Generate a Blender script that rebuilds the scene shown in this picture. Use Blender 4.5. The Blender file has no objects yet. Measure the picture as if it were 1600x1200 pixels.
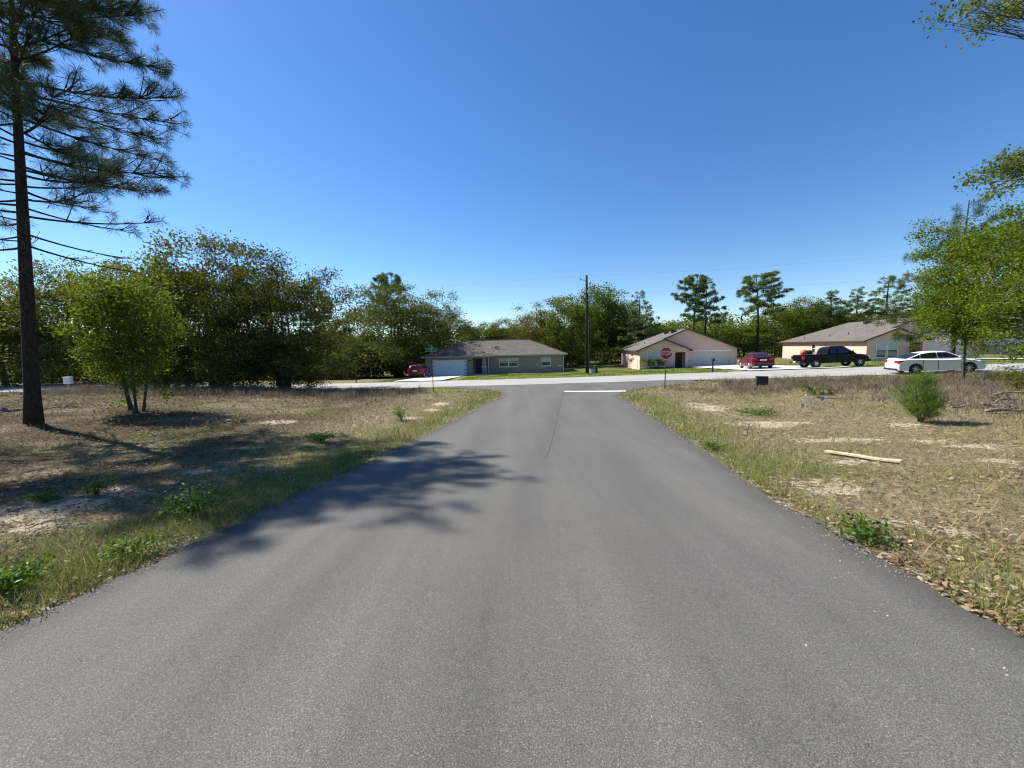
import bpy, math, random
import numpy as np
from mathutils import Vector, Matrix
R = math.radians
sc = bpy.context.scene
COL = sc.collection

# ------------------------------------------------------------------ camera
F_PX = 600.0                       # focal length in pixels of the 1600 x 1200 photograph
PITCH, ROLL = R(5.43), R(1.2)
EYE = Vector((0, 0, 1.6))
cF = Vector((0, math.cos(PITCH), -math.sin(PITCH)))
cU0 = Vector((0, math.sin(PITCH), math.cos(PITCH)))
cR0 = Vector((1, 0, 0))
cR = cR0 * math.cos(ROLL) - cU0 * math.sin(ROLL)
cU = cU0 * math.cos(ROLL) + cR0 * math.sin(ROLL)
cd = bpy.data.cameras.new('camera')
cam = bpy.data.objects.new('camera', cd)
COL.objects.link(cam)
cd.sensor_width = 36.0
cd.lens = 36.0 * F_PX / 1600.0
cd.clip_start = 0.05
cd.clip_end = 5000
cam.matrix_world = Matrix(((cR.x, cU.x, -cF.x, EYE.x), (cR.y, cU.y, -cF.y, EYE.y), (cR.z, cU.z, -cF.z, EYE.z), (0, 0, 0, 1)))
sc.camera = cam

# ------------------------------------------------------------------ light
SUN_EL, SUN_AZ = R(46.5), R(60.5)      # azimuth measured from +Y towards -X
to_sun = Vector((-math.sin(SUN_AZ) * math.cos(SUN_EL), math.cos(SUN_AZ) * math.cos(SUN_EL), math.sin(SUN_EL)))
w = bpy.data.worlds.new('World')
sc.world = w
w.use_nodes = True
nt = w.node_tree
sky = nt.nodes.new('ShaderNodeTexSky')
sky.sky_type = 'NISHITA'
sky.sun_disc = False
sky.sun_elevation = SUN_EL
sky.sun_rotation = -SUN_AZ
sky.altitude = 30
sky.air_density = 1.0
sky.dust_density = 0.1
sky.ozone_density = 4.5
bg = nt.nodes['Background']
bg.inputs[1].default_value = 0.078
hs = nt.nodes.new('ShaderNodeHueSaturation')
hs.inputs['Saturation'].default_value = 1.20
hs.inputs['Hue'].default_value = 0.504
nt.links.new(sky.outputs[0], hs.inputs['Color'])
nt.links.new(hs.outputs[0], bg.inputs[0])
sl = bpy.data.lights.new('sun', 'SUN')
sl.energy = 4.3
sl.angle = R(0.53)
sl.color = (1.0, 0.95, 0.87)
so = bpy.data.objects.new('sun', sl)
COL.objects.link(so)
so.rotation_euler = to_sun.to_track_quat('Z', 'Y').to_euler()
sc.view_settings.view_transform = 'Standard'
sc.view_settings.look = 'None'
sc.view_settings.exposure = 1.07
sc.view_settings.gamma = 1.0
sc.view_settings.use_curve_mapping = False
sc.cycles.max_bounces = 6
sc.cycles.diffuse_bounces = 3
sc.cycles.transmission_bounces = 3
sc.cycles.use_denoising = True
sc.cycles.filter_width = 1.15
sc.cycles.use_adaptive_sampling = False
sc.cycles.adaptive_threshold = 0.02

# ------------------------------------------------------------------ object bookkeeping
def tag(o, label=None, cat=None, group=None, kind=None):
    if label: o['label'] = label
    if cat: o['category'] = cat
    if group: o['group'] = group
    if kind: o['kind'] = kind
    return o

def thing(name, label, cat, loc=(0, 0, 0), rz=0.0, group=None):
    o = bpy.data.objects.new(name, None)
    o.empty_display_size = 0.2
    COL.objects.link(o)
    o.location = loc
    o.rotation_euler = (0, 0, rz)
    return tag(o, label, cat, group)

def link(name, me, parent=None, loc=None):
    o = bpy.data.objects.new(name, me)
    COL.objects.link(o)
    if parent is not None: o.parent = parent
    if loc is not None: o.location = loc
    return o

def copy_tree(o, parent=None):
    c = o.copy()
    COL.objects.link(c)
    if parent is not None: c.parent = parent
    for ch in list(o.children): copy_tree(ch, c)
    return c

class MB:
    """collects simple shapes; build() links them as one mesh object"""
    def __init__(s):
        s.v, s.f = [], []
    def add(s, vs, fs):
        n = len(s.v)
        s.v += [tuple(p) for p in vs]
        s.f += [tuple(i + n for i in f) for f in fs]
        return s
    def box(s, x0, x1, y0, y1, z0, z1):
        vs = [(x0, y0, z0), (x1, y0, z0), (x1, y1, z0), (x0, y1, z0), (x0, y0, z1), (x1, y0, z1), (x1, y1, z1), (x0, y1, z1)]
        return s.add(vs, [(3, 2, 1, 0), (4, 5, 6, 7), (0, 1, 5, 4), (1, 2, 6, 5), (2, 3, 7, 6), (3, 0, 4, 7)])
    def prism(s, poly, a, b, axis='y'):
        """poly of 2-D points extruded between a and b along the axis (the other two axes in order)"""
        n = len(poly)
        def mk(p, t):
            if axis == 'y': return (p[0], t, p[1])
            if axis == 'x': return (t, p[0], p[1])
            return (p[0], p[1], t)
        vs = [mk(p, a) for p in poly] + [mk(p, b) for p in poly]
        fs = [tuple(range(n))[::-1], tuple(range(n, 2 * n))] + [(i, (i + 1) % n, n + (i + 1) % n, n + i) for i in range(n)]
        return s.add(vs, fs)
    def tube(s, pts, rad, seg=8, caps=True):
        pts = [Vector(p) for p in pts]
        if not hasattr(rad, '__len__'): rad = [rad] * len(pts)
        rings = []
        ref = Vector((0.13, 0.27, 0.95))
        for i, p in enumerate(pts):
            t = (pts[min(i + 1, len(pts) - 1)] - pts[max(i - 1, 0)])
            t.normalize()
            if abs(t.dot(ref)) > 0.97: rf = Vector((1, 0, 0))
            else: rf = ref
            a = t.cross(rf).normalized()
            b = t.cross(a)
            rings.append([p + (a * math.cos(2 * math.pi * k / seg) + b * math.sin(2 * math.pi * k / seg)) * rad[i] for k in range(seg)])
        vs = [q for r_ in rings for q in r_]
        fs = []
        for i in range(len(pts) - 1):
            for k in range(seg):
                k2 = (k + 1) % seg
                fs.append((i * seg + k, i * seg + k2, (i + 1) * seg + k2, (i + 1) * seg + k))
        if caps:
            fs.append(tuple(range(seg))[::-1])
            fs.append(tuple(range((len(pts) - 1) * seg, len(pts) * seg)))
        return s.add(vs, fs)
    def quad(s, a, b, c, d):
        return s.add([a, b, c, d], [(0, 1, 2, 3)])
    def mesh(s, name, mat, smooth=False):
        me = bpy.data.meshes.new(name)
        me.from_pydata(s.v, [], s.f)
        me.materials.append(mat)
        if smooth: me.polygons.foreach_set('use_smooth', [True] * len(me.polygons))
        me.update()
        return me
    def build(s, name, mat, parent=None, smooth=False, bevel=0.0, loc=None):
        o = link(name, s.mesh(name, mat, smooth), parent, loc)
        if bevel:
            m = o.modifiers.new('bevel', 'BEVEL')
            m.width = bevel; m.segments = 2; m.limit_method = 'ANGLE'; m.angle_limit = R(35)
        return o

def np_mesh(name, verts, faces, mat, tint=None, smooth=False):
    """verts (n,3), faces (m,k) all with k corners; tint: one float per vertex"""
    me = bpy.data.meshes.new(name)
    n, (m, k) = len(verts), faces.shape
    me.vertices.add(n)
    me.vertices.foreach_set('co', np.ascontiguousarray(verts, dtype=np.float32).ravel())
    me.loops.add(m * k)
    me.loops.foreach_set('vertex_index', np.ascontiguousarray(faces, dtype=np.int32).ravel())
    me.polygons.add(m)
    me.polygons.foreach_set('loop_start', np.arange(0, m * k, k, dtype=np.int32))
    me.polygons.foreach_set('loop_total', np.full(m, k, dtype=np.int32))
    if smooth: me.polygons.foreach_set('use_smooth', np.ones(m, dtype=bool))
    me.update(calc_edges=True)
    if tint is not None:
        for key, arr in (tint.items() if isinstance(tint, dict) else [('tint', tint)]):
            if arr.ndim == 1:
                at = me.attributes.new(key, 'FLOAT', 'POINT')
                at.data.foreach_set('value', np.ascontiguousarray(arr, dtype=np.float32))
            else:
                at = me.attributes.new(key, 'FLOAT_COLOR', 'POINT')
                c = np.ones((n, 4), dtype=np.float32); c[:, :3] = arr
                at.data.foreach_set('color', c.ravel())
    me.materials.append(mat)
    return me

# ------------------------------------------------------------------ noise for placing things
def _hash(ix, iy, seed):
    h = (ix.astype(np.int64) * 374761393 + iy.astype(np.int64) * 668265263 + seed * 974711) & 0xffffffff
    h = ((h ^ (h >> 13)) * 1274126177) & 0xffffffff
    return ((h ^ (h >> 16)) & 0xffff) / 65535.0
def vnoise(x, y, scale, seed=0):
    x = np.asarray(x, float) / scale; y = np.asarray(y, float) / scale
    ix, iy = np.floor(x), np.floor(y)
    fx, fy = x - ix, y - iy
    fx, fy = fx * fx * (3 - 2 * fx), fy * fy * (3 - 2 * fy)
    a, b = _hash(ix, iy, seed), _hash(ix + 1, iy, seed)
    c, d = _hash(ix, iy + 1, seed), _hash(ix + 1, iy + 1, seed)
    return (a * (1 - fx) + b * fx) * (1 - fy) + (c * (1 - fx) + d * fx) * fy
def fbm(x, y, scale, seed=0, oct=4):
    t, amp, tot = 0, 1.0, 0
    for k in range(oct):
        t = t + amp * vnoise(x, y, scale / 2 ** k, seed + 17 * k); tot += amp; amp *= 0.55
    return t / tot
def sstep(a, b, x):
    t = np.clip((np.asarray(x, float) - a) / (b - a), 0, 1)
    return t * t * (3 - 2 * t)

# ------------------------------------------------------------------ terrain
def smooth_curve(pts, lo, hi, sigma):
    xs = np.linspace(lo, hi, int((hi - lo) / 0.25) + 1)
    ys = np.interp(xs, [p[0] for p in pts], [p[1] for p in pts])
    k = np.arange(-int(4 * sigma / 0.25), int(4 * sigma / 0.25) + 1) * 0.25
    g = np.exp(-k * k / (2 * sigma * sigma)); g /= g.sum()
    n = len(k) // 2
    ys = np.convolve(np.concatenate([np.full(n, ys[0]), ys, np.full(n, ys[-1])]), g, 'valid')
    return lambda x: np.interp(x, xs, ys)
road_z = smooth_curve([(-40, 3.2), (0, 0), (4, -.33), (7.6, -.57), (11, -.74), (15, -.87), (21, -1.0), (28, -1.17), (34, -1.22), (60, -1.3)], -40, 60, 1.5)
street_y = smooth_curve([(-300, 62), (-80, 41.5), (-51, 38.3), (-17, 34), (-7.5, 32.8), (3, 31.4), (11, 31.1), (20, 30.0), (31.6, 25.8), (45, 19.5), (60, 11), (200, -70)], -300, 200, 3.0)
street_z = smooth_curve([(-300, -1.2), (-51, -1.47), (-20, -1.6), (-6, -1.4), (3, -1.25), (10, -1.15), (20, -.9), (31, -.44), (45, -.05), (120, 1.0), (200, 1.5)], -300, 200, 3.0)
HW = 3.15
def street_q(x, y):
    """signed distance across the street from its centre line"""
    x = np.asarray(x, float)
    sl_ = (street_y(x + .5) - street_y(x - .5))
    return (y - street_y(x)) / np.sqrt(1 + sl_ * sl_)
def base_z(x, y):
    x = np.asarray(x, float); y = np.asarray(y, float)
    q = street_q(x, y); S = street_z(x)
    bank = np.clip(-x - 3.6, 0, 18) * .028 + np.clip(x - 3.9, 0, 20) * .02
    N = road_z(y) + bank
    t = sstep(-15, -3.3, q)
    near = N * (1 - t) + S * t
    far = S - .042 * np.clip(q - 3.5, 0, 24) - .012 * np.clip(q - 27.5, 0, 80)
    return np.where(q > 0, far, near)
def ray(u, v):
    return cF + cR * ((u - 800) / F_PX) + cU * ((600 - v) / F_PX)
def P(u, v, y):
    d = ray(u, v)
    return EYE + d * (y / d.y)
def G(u, v):
    d = ray(u, v); t = 0.5
    p = EYE
    while t < 400:
        p = EYE + d * t
        if p.z < float(base_z(p.x, p.y)): break
        t *= 1.004
    return p
def XU(u, y):
    """x where image column u meets depth y near eye level"""
    return P(u, 560, y).x

left_edge = [G(*p) for p in ((0, 990), (240, 880), (430, 791), (600, 712), (740, 641), (786, 620), (782, 613), (755, 609.5), (705, 607), (640, 606.5))]
right_edge = [G(*p) for p in ((1600, 1005), (1420, 902), (1220, 790), (1100, 703), (1000, 640), (967, 619), (979, 612), (1022, 604.5), (1100, 597.5))]
ys_l = [-40, -5] + [p.y for p in left_edge]; xs_l = [-3.3, -3.25] + [p.x for p in left_edge]
ys_r = [-40, -5] + [p.y for p in right_edge]; xs_r = [3.3, 3.25] + [p.x for p in right_edge]
def mono(ys, xs):
    o = [(ys[0], xs[0])]
    for a, b in zip(ys[1:], xs[1:]):
        o.append((max(a, o[-1][0] + .05), b))
    return [a for a, _ in o], [b for _, b in o]
ys_l, xs_l = mono(ys_l, xs_l); ys_r, xs_r = mono(ys_r, xs_r)
def road_l(y): return np.interp(y, ys_l, xs_l)
def road_r(y): return np.interp(y, ys_r, xs_r)
def off_road(x, y):
    """distance outside the asphalt (negative on it), near side road and cross street"""
    x = np.asarray(x, float); y = np.asarray(y, float)
    q = np.abs(street_q(x, y)) - HW
    side = np.maximum(road_l(y) - x, x - road_r(y))
    side = np.where(y > street_y(x), 99, side)
    return np.minimum(q, side)
def ground_z(x, y):
    x = np.asarray(x, float); y = np.asarray(y, float)
    e = off_road(x, y)
    bump = (fbm(x, y, 2.2, 5, 3) - .5) * .16 + (fbm(x, y, .5, 9, 2) - .5) * .05
    return base_z(x, y) + bump * sstep(0.1, 1.6, e) + .01 * sstep(0, .3, e)
def gz(x, y): return float(ground_z(x, y))
if __name__ == '__main__' and False:
    print(left_edge, right_edge)
# ------------------------------------------------------------------ materials
def new_mat(name):
    m = bpy.data.materials.new(name)
    m.use_nodes = True
    return m, m.node_tree, m.node_tree.nodes['Principled BSDF']
def N(nt, typ, **kw):
    n = nt.nodes.new(typ)
    for k, v in kw.items():
        if hasattr(n, k) and not k[0].isupper(): setattr(n, k, v)
    return n
def noise(nt, co, scale, detail=4, rough=.55, vec=None):
    n = nt.nodes.new('ShaderNodeTexNoise')
    n.inputs['Scale'].default_value = scale
    n.inputs['Detail'].default_value = detail
    n.inputs['Roughness'].default_value = rough
    if vec is not None:
        mp = nt.nodes.new('ShaderNodeMapping')
        mp.inputs['Scale'].default_value = vec
        nt.links.new(co, mp.inputs[0]); co = mp.outputs[0]
    nt.links.new(co, n.inputs['Vector'])
    return n.outputs['Fac']
def ramp(nt, fac, stops):
    r = nt.nodes.new('ShaderNodeValToRGB')
    e = r.color_ramp.elements
    while len(e) < len(stops): e.new(.5)
    for k, (p, c) in enumerate(stops):
        e[k].position = p
        e[k].color = (c[0], c[1], c[2], 1) if hasattr(c, '__len__') else (c, c, c, 1)
    nt.links.new(fac, r.inputs[0])
    return r.outputs[0]
def mix(nt, fac, a, b, blend='MIX'):
    m = nt.nodes.new('ShaderNodeMix')
    m.data_type = 'RGBA'; m.blend_type = blend
    for s, val in ((m.inputs[0], fac), (m.inputs[6], a), (m.inputs[7], b)):
        if hasattr(val, 'is_linked') or hasattr(val, 'links'): nt.links.new(val, s)
        elif hasattr(val, '__len__'): s.default_value = (val[0], val[1], val[2], 1)
        else: s.default_value = val
    return m.outputs[2]
def math_(nt, op, a, b=0.0, clamp=False):
    m = nt.nodes.new('ShaderNodeMath')
    m.operation = op; m.use_clamp = clamp
    for s, val in ((m.inputs[0], a), (m.inputs[1], b)):
        if hasattr(val, 'links'): nt.links.new(val, s)
        else: s.default_value = val
    return m.outputs[0]
def attr(nt, name):
    a = nt.nodes.new('ShaderNodeAttribute'); a.attribute_name = name
    return a
def objco(nt): return nt.nodes.new('ShaderNodeTexCoord').outputs['Object']
def bump(nt, b, height, strength=.3, dist=.02):
    n = nt.nodes.new('ShaderNodeBump')
    n.inputs['Strength'].default_value = strength; n.inputs['Distance'].default_value = dist
    nt.links.new(height, n.inputs['Height'])
    nt.links.new(n.outputs[0], b.inputs['Normal'])
def simple(name, c, rough=.6, metal=0.0, var=.12, scale=6.0, spec=.5, coat=0.0):
    """a painted or bare surface with slight uneven tone"""
    m, t, b = new_mat(name)
    co = objco(t)
    f = noise(t, co, scale, 5)
    lo = [x * (1 - var) for x in c]; hi = [min(1, x * (1 + var)) for x in c]
    t.links.new(ramp(t, f, [(.3, lo), (.7, hi)]), b.inputs['Base Color'])
    b.inputs['Roughness'].default_value = rough
    b.inputs['Metallic'].default_value = metal
    b.inputs['Specular IOR Level'].default_value = spec
    if coat:
        b.inputs['Coat Weight'].default_value = coat; b.inputs['Coat Roughness'].default_value = .05
    return m

def mat_asphalt():
    m, t, b = new_mat('new asphalt')
    co = objco(t)
    g = noise(t, co, 125, 3, .7)
    spk = ramp(t, g, [(.33, .015), (.5, .09), (.61, .20), (.70, .52)])
    fine = noise(t, co, 330, 2, .6)
    spk = mix(t, .5, spk, ramp(t, fine, [(.34, .02), (.52, .10), (.68, .40)]))
    vor = N(t, 'ShaderNodeTexVoronoi'); vor.inputs['Scale'].default_value = 70
    t.links.new(co, vor.inputs['Vector'])
    chip = math_(t, 'LESS_THAN', vor.outputs['Distance'], .16)
    cn = math_(t, 'GREATER_THAN', noise(t, co, 41, 1), .60)
    spk = mix(t, math_(t, 'MULTIPLY', math_(t, 'MULTIPLY', chip, cn), .75), spk, (.42, .41, .38))
    tracks = noise(t, co, 1.0, 4, .6, (2.2, .012, 1))
    patch = noise(t, co, .55, 4, .6)
    tone = math_(t, 'ADD', ramp(t, tracks, [(.3, .86), (.7, 1.12)]), ramp(t, patch, [(.3, 0.0), (.7, .16)]))
    tone = mix(t, 1.0, tone, attr(t, 'wear').outputs['Fac'], 'MULTIPLY')
    c = mix(t, 1.0, mix(t, 1.0, spk, tone, 'MULTIPLY'), (.83, .79, .70), 'MULTIPLY')
    t.links.new(c, b.inputs['Base Color'])
    b.inputs['Roughness'].default_value = .85
    b.inputs['Specular IOR Level'].default_value = .35
    bump(t, b, g, .55, .006)
    return m
def mat_street():
    m, t, b = new_mat('old street asphalt')
    co = objco(t)
    g = noise(t, co, 40, 4, .7)
    p = noise(t, co, .7, 5, .6, (.35, 1.6, 1))
    c = mix(t, 1.0, ramp(t, g, [(.3, .25), (.7, .42)]), ramp(t, p, [(.3, .82), (.7, 1.12)]), 'MULTIPLY')
    c = mix(t, 1.0, c, (1.0, .96, .88), 'MULTIPLY')
    t.links.new(c, b.inputs['Base Color'])
    b.inputs['Roughness'].default_value = .9
    return m
def mat_concrete():
    m, t, b = new_mat('pale concrete')
    co = objco(t)
    p = noise(t, co, .9, 6, .6)
    t.links.new(ramp(t, p, [(.3, (.5, .48, .44)), (.7, (.66, .64, .59))]), b.inputs['Base Color'])
    b.inputs['Roughness'].default_value = .9
    return m
def mat_ground():
    m, t, b = new_mat('sandy ground with litter')
    co = objco(t)
    n1 = noise(t, co, 1.1, 6, .65); n2 = noise(t, co, 9, 5, .7); n3 = noise(t, co, 60, 3, .7)
    litter = ramp(t, n2, [(.25, (.075, .058, .036)), (.45, (.18, .142, .088)), (.6, (.28, .23, .145)), (.8, (.38, .33, .22))])
    litter = mix(t, 1.0, litter, ramp(t, n3, [(.25, .55), (.75, 1.35)]), 'MULTIPLY')
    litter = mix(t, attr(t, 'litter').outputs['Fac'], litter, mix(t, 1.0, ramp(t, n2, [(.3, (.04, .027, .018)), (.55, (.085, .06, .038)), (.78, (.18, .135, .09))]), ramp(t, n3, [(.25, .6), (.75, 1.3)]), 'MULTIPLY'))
    green = ramp(t, n2, [(.3, (.06, .075, .02)), (.7, (.17, .175, .05))])
    gm = math_(t, 'ADD', attr(t, 'green').outputs['Fac'], math_(t, 'MULTIPLY', math_(t, 'SUBTRACT', n1, .5), 1.2), True)
    c = mix(t, gm, litter, green)
    sand = ramp(t, n3, [(.3, (.34, .28, .19)), (.7, (.52, .445, .32))])
    sm = math_(t, 'ADD', attr(t, 'sand').outputs['Fac'], math_(t, 'MULTIPLY', math_(t, 'SUBTRACT', n2, .5), 2.6))
    sm = ramp(t, sm, [(.45, 0.0), (.62, 1.0)])
    c = mix(t, sm, c, sand)
    lawn = ramp(t, n2, [(.25, (.08, .12, .015)), (.5, (.14, .185, .03)), (.8, (.26, .26, .07))])
    lawn = mix(t, ramp(t, n1, [(.45, 0.0), (.7, .7)]), lawn, (.26, .23, .09))
    c = mix(t, attr(t, 'lawn').outputs['Fac'], c, lawn)
    t.links.new(c, b.inputs['Base Color'])
    b.inputs['Roughness'].default_value = 1.0
    b.inputs['Specular IOR Level'].default_value = .1
    h = math_(t, 'ADD', n2, math_(t, 'MULTIPLY', n3, .35))
    bump(t, b, h, .8, .05)
    return m
def mat_leaf(name, stops, trans=.35, rough=.5, spec=.35):
    """stops: colours chosen per leaf; the object's own colour tints the whole plant"""
    m, t, b = new_mat(name)
    a = attr(t, 'tint').outputs['Fac']
    c = ramp(t, a, stops)
    oi = t.nodes.new('ShaderNodeObjectInfo')
    c = mix(t, 1.0, c, oi.outputs['Color'], 'MULTIPLY')
    t.links.new(c, b.inputs['Base Color'])
    b.inputs['Roughness'].default_value = rough
    b.inputs['Specular IOR Level'].default_value = spec
    tr = t.nodes.new('ShaderNodeBsdfTranslucent')
    t.links.new(mix(t, 1.0, c, (1.5, 1.45, .7), 'MULTIPLY'), tr.inputs[0])
    ms = t.nodes.new('ShaderNodeMixShader')
    ms.inputs[0].default_value = trans
    t.links.new(b.outputs[0], ms.inputs[1]); t.links.new(tr.outputs[0], ms.inputs[2])
    t.links.new(ms.outputs[0], t.nodes['Material Output'].inputs[0])
    return m
def mat_blades(name):
    """stems and blades carry their own colour"""
    m, t, b = new_mat(name)
    c = attr(t, 'Col').outputs['Color']
    t.links.new(c, b.inputs['Base Color'])
    b.inputs['Roughness'].default_value = .8
    b.inputs['Specular IOR Level'].default_value = .15
    tr = t.nodes.new('ShaderNodeBsdfTranslucent')
    t.links.new(c, tr.inputs[0])
    ms = t.nodes.new('ShaderNodeMixShader'); ms.inputs[0].default_value = .3
    t.links.new(b.outputs[0], ms.inputs[1]); t.links.new(tr.outputs[0], ms.inputs[2])
    t.links.new(ms.outputs[0], t.nodes['Material Output'].inputs[0])
    return m
def mat_bark(name, a, c, scale=9, stretch=.25):
    m, t, b = new_mat(name)
    co = objco(t)
    n = noise(t, co, scale, 5, .7, (1, 1, stretch))
    v = N(t, 'ShaderNodeTexVoronoi'); v.feature = 'DISTANCE_TO_EDGE'; v.inputs['Scale'].default_value = scale * 1.2
    mp = t.nodes.new('ShaderNodeMapping'); mp.inputs['Scale'].default_value = (1, 1, stretch * 1.4)
    t.links.new(co, mp.inputs[0]); t.links.new(mp.outputs[0], v.inputs['Vector'])
    cr = ramp(t, v.outputs['Distance'], [(.0, .45), (.12, 1.0)])
    col = mix(t, 1.0, ramp(t, n, [(.3, a), (.7, c)]), cr, 'MULTIPLY')
    t.links.new(col, b.inputs['Base Color'])
    b.inputs['Roughness'].default_value = .95
    b.inputs['Specular IOR Level'].default_value = .15
    bump(t, b, cr, .6, .03)
    return m
def mat_shingle():
    m, t, b = new_mat('roof shingles')
    co = objco(t)
    br = t.nodes.new('ShaderNodeTexBrick')
    br.inputs['Scale'].default_value = 1.0
    br.inputs['Brick Width'].default_value = .33; br.inputs['Row Height'].default_value = .14
    br.inputs['Mortar Size'].default_value = .012
    br.inputs['Color1'].default_value = (.125, .108, .094, 1); br.inputs['Color2'].default_value = (.175, .152, .132, 1)
    br.inputs['Mortar'].default_value = (.085, .075, .066, 1)
    t.links.new(co, br.inputs['Vector'])
    n = noise(t, co, 14, 4, .7); n2 = noise(t, co, .6, 3)
    c = mix(t, 1.0, br.outputs['Color'], ramp(t, n, [(.3, .7), (.7, 1.3)]), 'MULTIPLY')
    c = mix(t, 1.0, c, ramp(t, n2, [(.3, .88), (.7, 1.1)]), 'MULTIPLY')
    t.links.new(c, b.inputs['Base Color'])
    b.inputs['Roughness'].default_value = .95
    b.inputs['Specular IOR Level'].default_value = .2
    return m
def mat_stucco(name, c):
    m, t, b = new_mat(name)
    co = objco(t)
    n = noise(t, co, 55, 4, .7); n2 = noise(t, co, .8, 4, .6, (1, 1, .5))
    k = mix(t, 1.0, c, ramp(t, n2, [(.3, .92), (.7, 1.05)]), 'MULTIPLY')
    t.links.new(k, b.inputs['Base Color'])
    b.inputs['Roughness'].default_value = .92
    bump(t, b, n, .35, .006)
    return m
def mat_paint(name, c, flake=0.0):
    m = simple(name, c, .35, 0.0, .03, 2.0, .3, .3)
    return m
def mat_glass(name, c=(.02, .025, .03), rough=.06):
    m, t, b = new_mat(name)
    co = objco(t)
    t.links.new(ramp(t, noise(t, co, 2.5, 2), [(.3, [x * .7 for x in c]), (.7, [x * 1.3 for x in c])]), b.inputs['Base Color'])
    b.inputs['Roughness'].default_value = rough
    b.inputs['Specular IOR Level'].default_value = .8
    return m

M = {}
M['asphalt'] = mat_asphalt()
M['street'] = mat_street()
M['concrete'] = mat_concrete()
M['ground'] = mat_ground()
M['blades'] = mat_blades('grass blades')
M['line'] = simple('white road paint', (.72, .72, .69), .8, var=.15, scale=18)
M['seam'] = simple('dark tar seam', (.075, .073, .068), .8, var=.6, scale=9)
M['bark_pine'] = mat_bark('pine bark', (.022, .018, .015), (.085, .06, .046), 16, .28)
M['bark_oak'] = mat_bark('oak bark', (.045, .04, .034), (.15, .13, .11), 10, .3)
M['bark_grey'] = mat_bark('grey weathered wood', (.16, .13, .10), (.40, .34, .27), 12, .2)
M['oak'] = mat_leaf('oak leaves', [(0, (.036, .047, .013)), (.45, (.080, .100, .027)), (.8, (.135, .150, .042)), (1, (.20, .185, .065))], .32, .7, .12)
M['spring'] = mat_leaf('spring leaves', [(0, (.045, .07, .010)), (.5, (.105, .15, .018)), (.85, (.17, .21, .03)), (1, (.26, .25, .06))], .38, .65, .12)
M['needle'] = mat_leaf('pine needles', [(0, (.026, .045, .018)), (.5, (.065, .098, .038)), (.9, (.12, .15, .06)), (1, (.20, .16, .075))], .15, .6, .2)
M['weed'] = mat_leaf('weed leaves', [(0, (.05, .10, .012)), (.6, (.11, .20, .025)), (1, (.2, .27, .05))], .4, .5, .4)
M['shingle'] = mat_shingle()
M['taupe'] = mat_stucco('taupe stucco', (.315, .265, .21))
M['beige'] = mat_stucco('beige stucco', (.67, .452, .362))
M['stone'] = simple('grey ledge stone', (.25, .25, .25), .9, var=.5, scale=7)
M['trim_white'] = simple('white trim paint', (.78, .78, .76), .5, var=.04)
M['fascia'] = simple('beige fascia paint', (.36, .32, .27), .6, var=.05)
M['fascia_shaded'] = simple('dark brown fascia with painted shade', (.05, .04, .035), .6, var=.1)  # shadow under the roof edge is put into this dark colour
M['garage_white'] = simple('white garage door', (.74, .76, .78), .45, var=.03)
M['garage_beige'] = simple('cream garage door', (.55, .50, .44), .5, var=.03)
M['black'] = simple('black metal', (.015, .015, .016), .5, var=.2)
M['black_plastic'] = simple('black plastic', (.012, .012, .013), .6, var=.2)
M['maroon'] = simple('maroon door paint', (.09, .012, .014), .5, var=.1)
M['door_dark'] = simple('dark brown door', (.035, .025, .02), .5, var=.15)
M['glass'] = mat_glass('window glass', (.03, .045, .045))
M['blind'] = simple('white window blind', (.45, .50, .49), .6, var=.05)
M['car_glass'] = mat_glass('tinted car glass', (.012, .014, .016), .03)
M['car_white'] = mat_paint('white car paint', (.80, .80, .80))
M['car_red'] = mat_paint('dark red car paint', (.13, .005, .010))
M['car_cherry'] = mat_paint('red car paint', (.20, .006, .010))
M['car_black'] = simple('blue black truck paint', (.003, .0033, .006), .35, 0, .03, 2.0, .18, .08)
M['rubber'] = simple('tyre rubber', (.02, .02, .02), .85, var=.2)
M['rim'] = simple('alloy wheel', (.62, .62, .63), .3, .7, .05)
M['chrome'] = simple('dull steel', (.45, .45, .46), .35, .9, .05)
M['tail'] = simple('red lamp lens', (.35, .008, .01), .12, var=.1, coat=1)
M['head'] = simple('clear lamp lens', (.55, .57, .58), .1, var=.1, coat=1)
M['plate'] = simple('number plate', (.62, .63, .62), .5, var=.06)
M['sign_red'] = simple('red sign sheeting', (.34, .012, .016), .45, var=.06)
M['sign_white'] = simple('white sign sheeting', (.80, .80, .80), .45, var=.04)
M['sign_green'] = simple('green sign sheeting', (.01, .13, .075), .45, var=.06)
M['galv'] = simple('galvanised steel', (.30, .31, .32), .5, .6, .15)
M['post_dark'] = simple('dark sign post', (.035, .035, .03), .6, var=.2)
M['pole'] = mat_bark('creosoted pole', (.018, .015, .012), (.06, .048, .038), 12, .06)
M['wire'] = simple('grey wire', (.16, .19, .22), .5)
M['wood_pale'] = simple('bare pine board', (.55, .47, .30), .8, var=.2, scale=12)
M['util_green'] = simple('green utility paint', (.05, .09, .055), .6, var=.15)
M['util_tan'] = simple('tan utility paint', (.40, .40, .36), .6, var=.1)
M['flag_blue'] = simple('blue marking flag', (.02, .16, .62), .6, var=.1)
M['flag_cyan'] = simple('pale blue marking flag', (.18, .45, .62), .6, var=.1)
M['orange'] = simple('orange red plastic', (.55, .10, .04), .5, var=.1)
M['fence'] = simple('dark privacy screen', (.02, .023, .025), .9, var=.25)
M['white_wall'] = simple('white painted siding', (.72, .72, .70), .6, var=.05)
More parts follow.
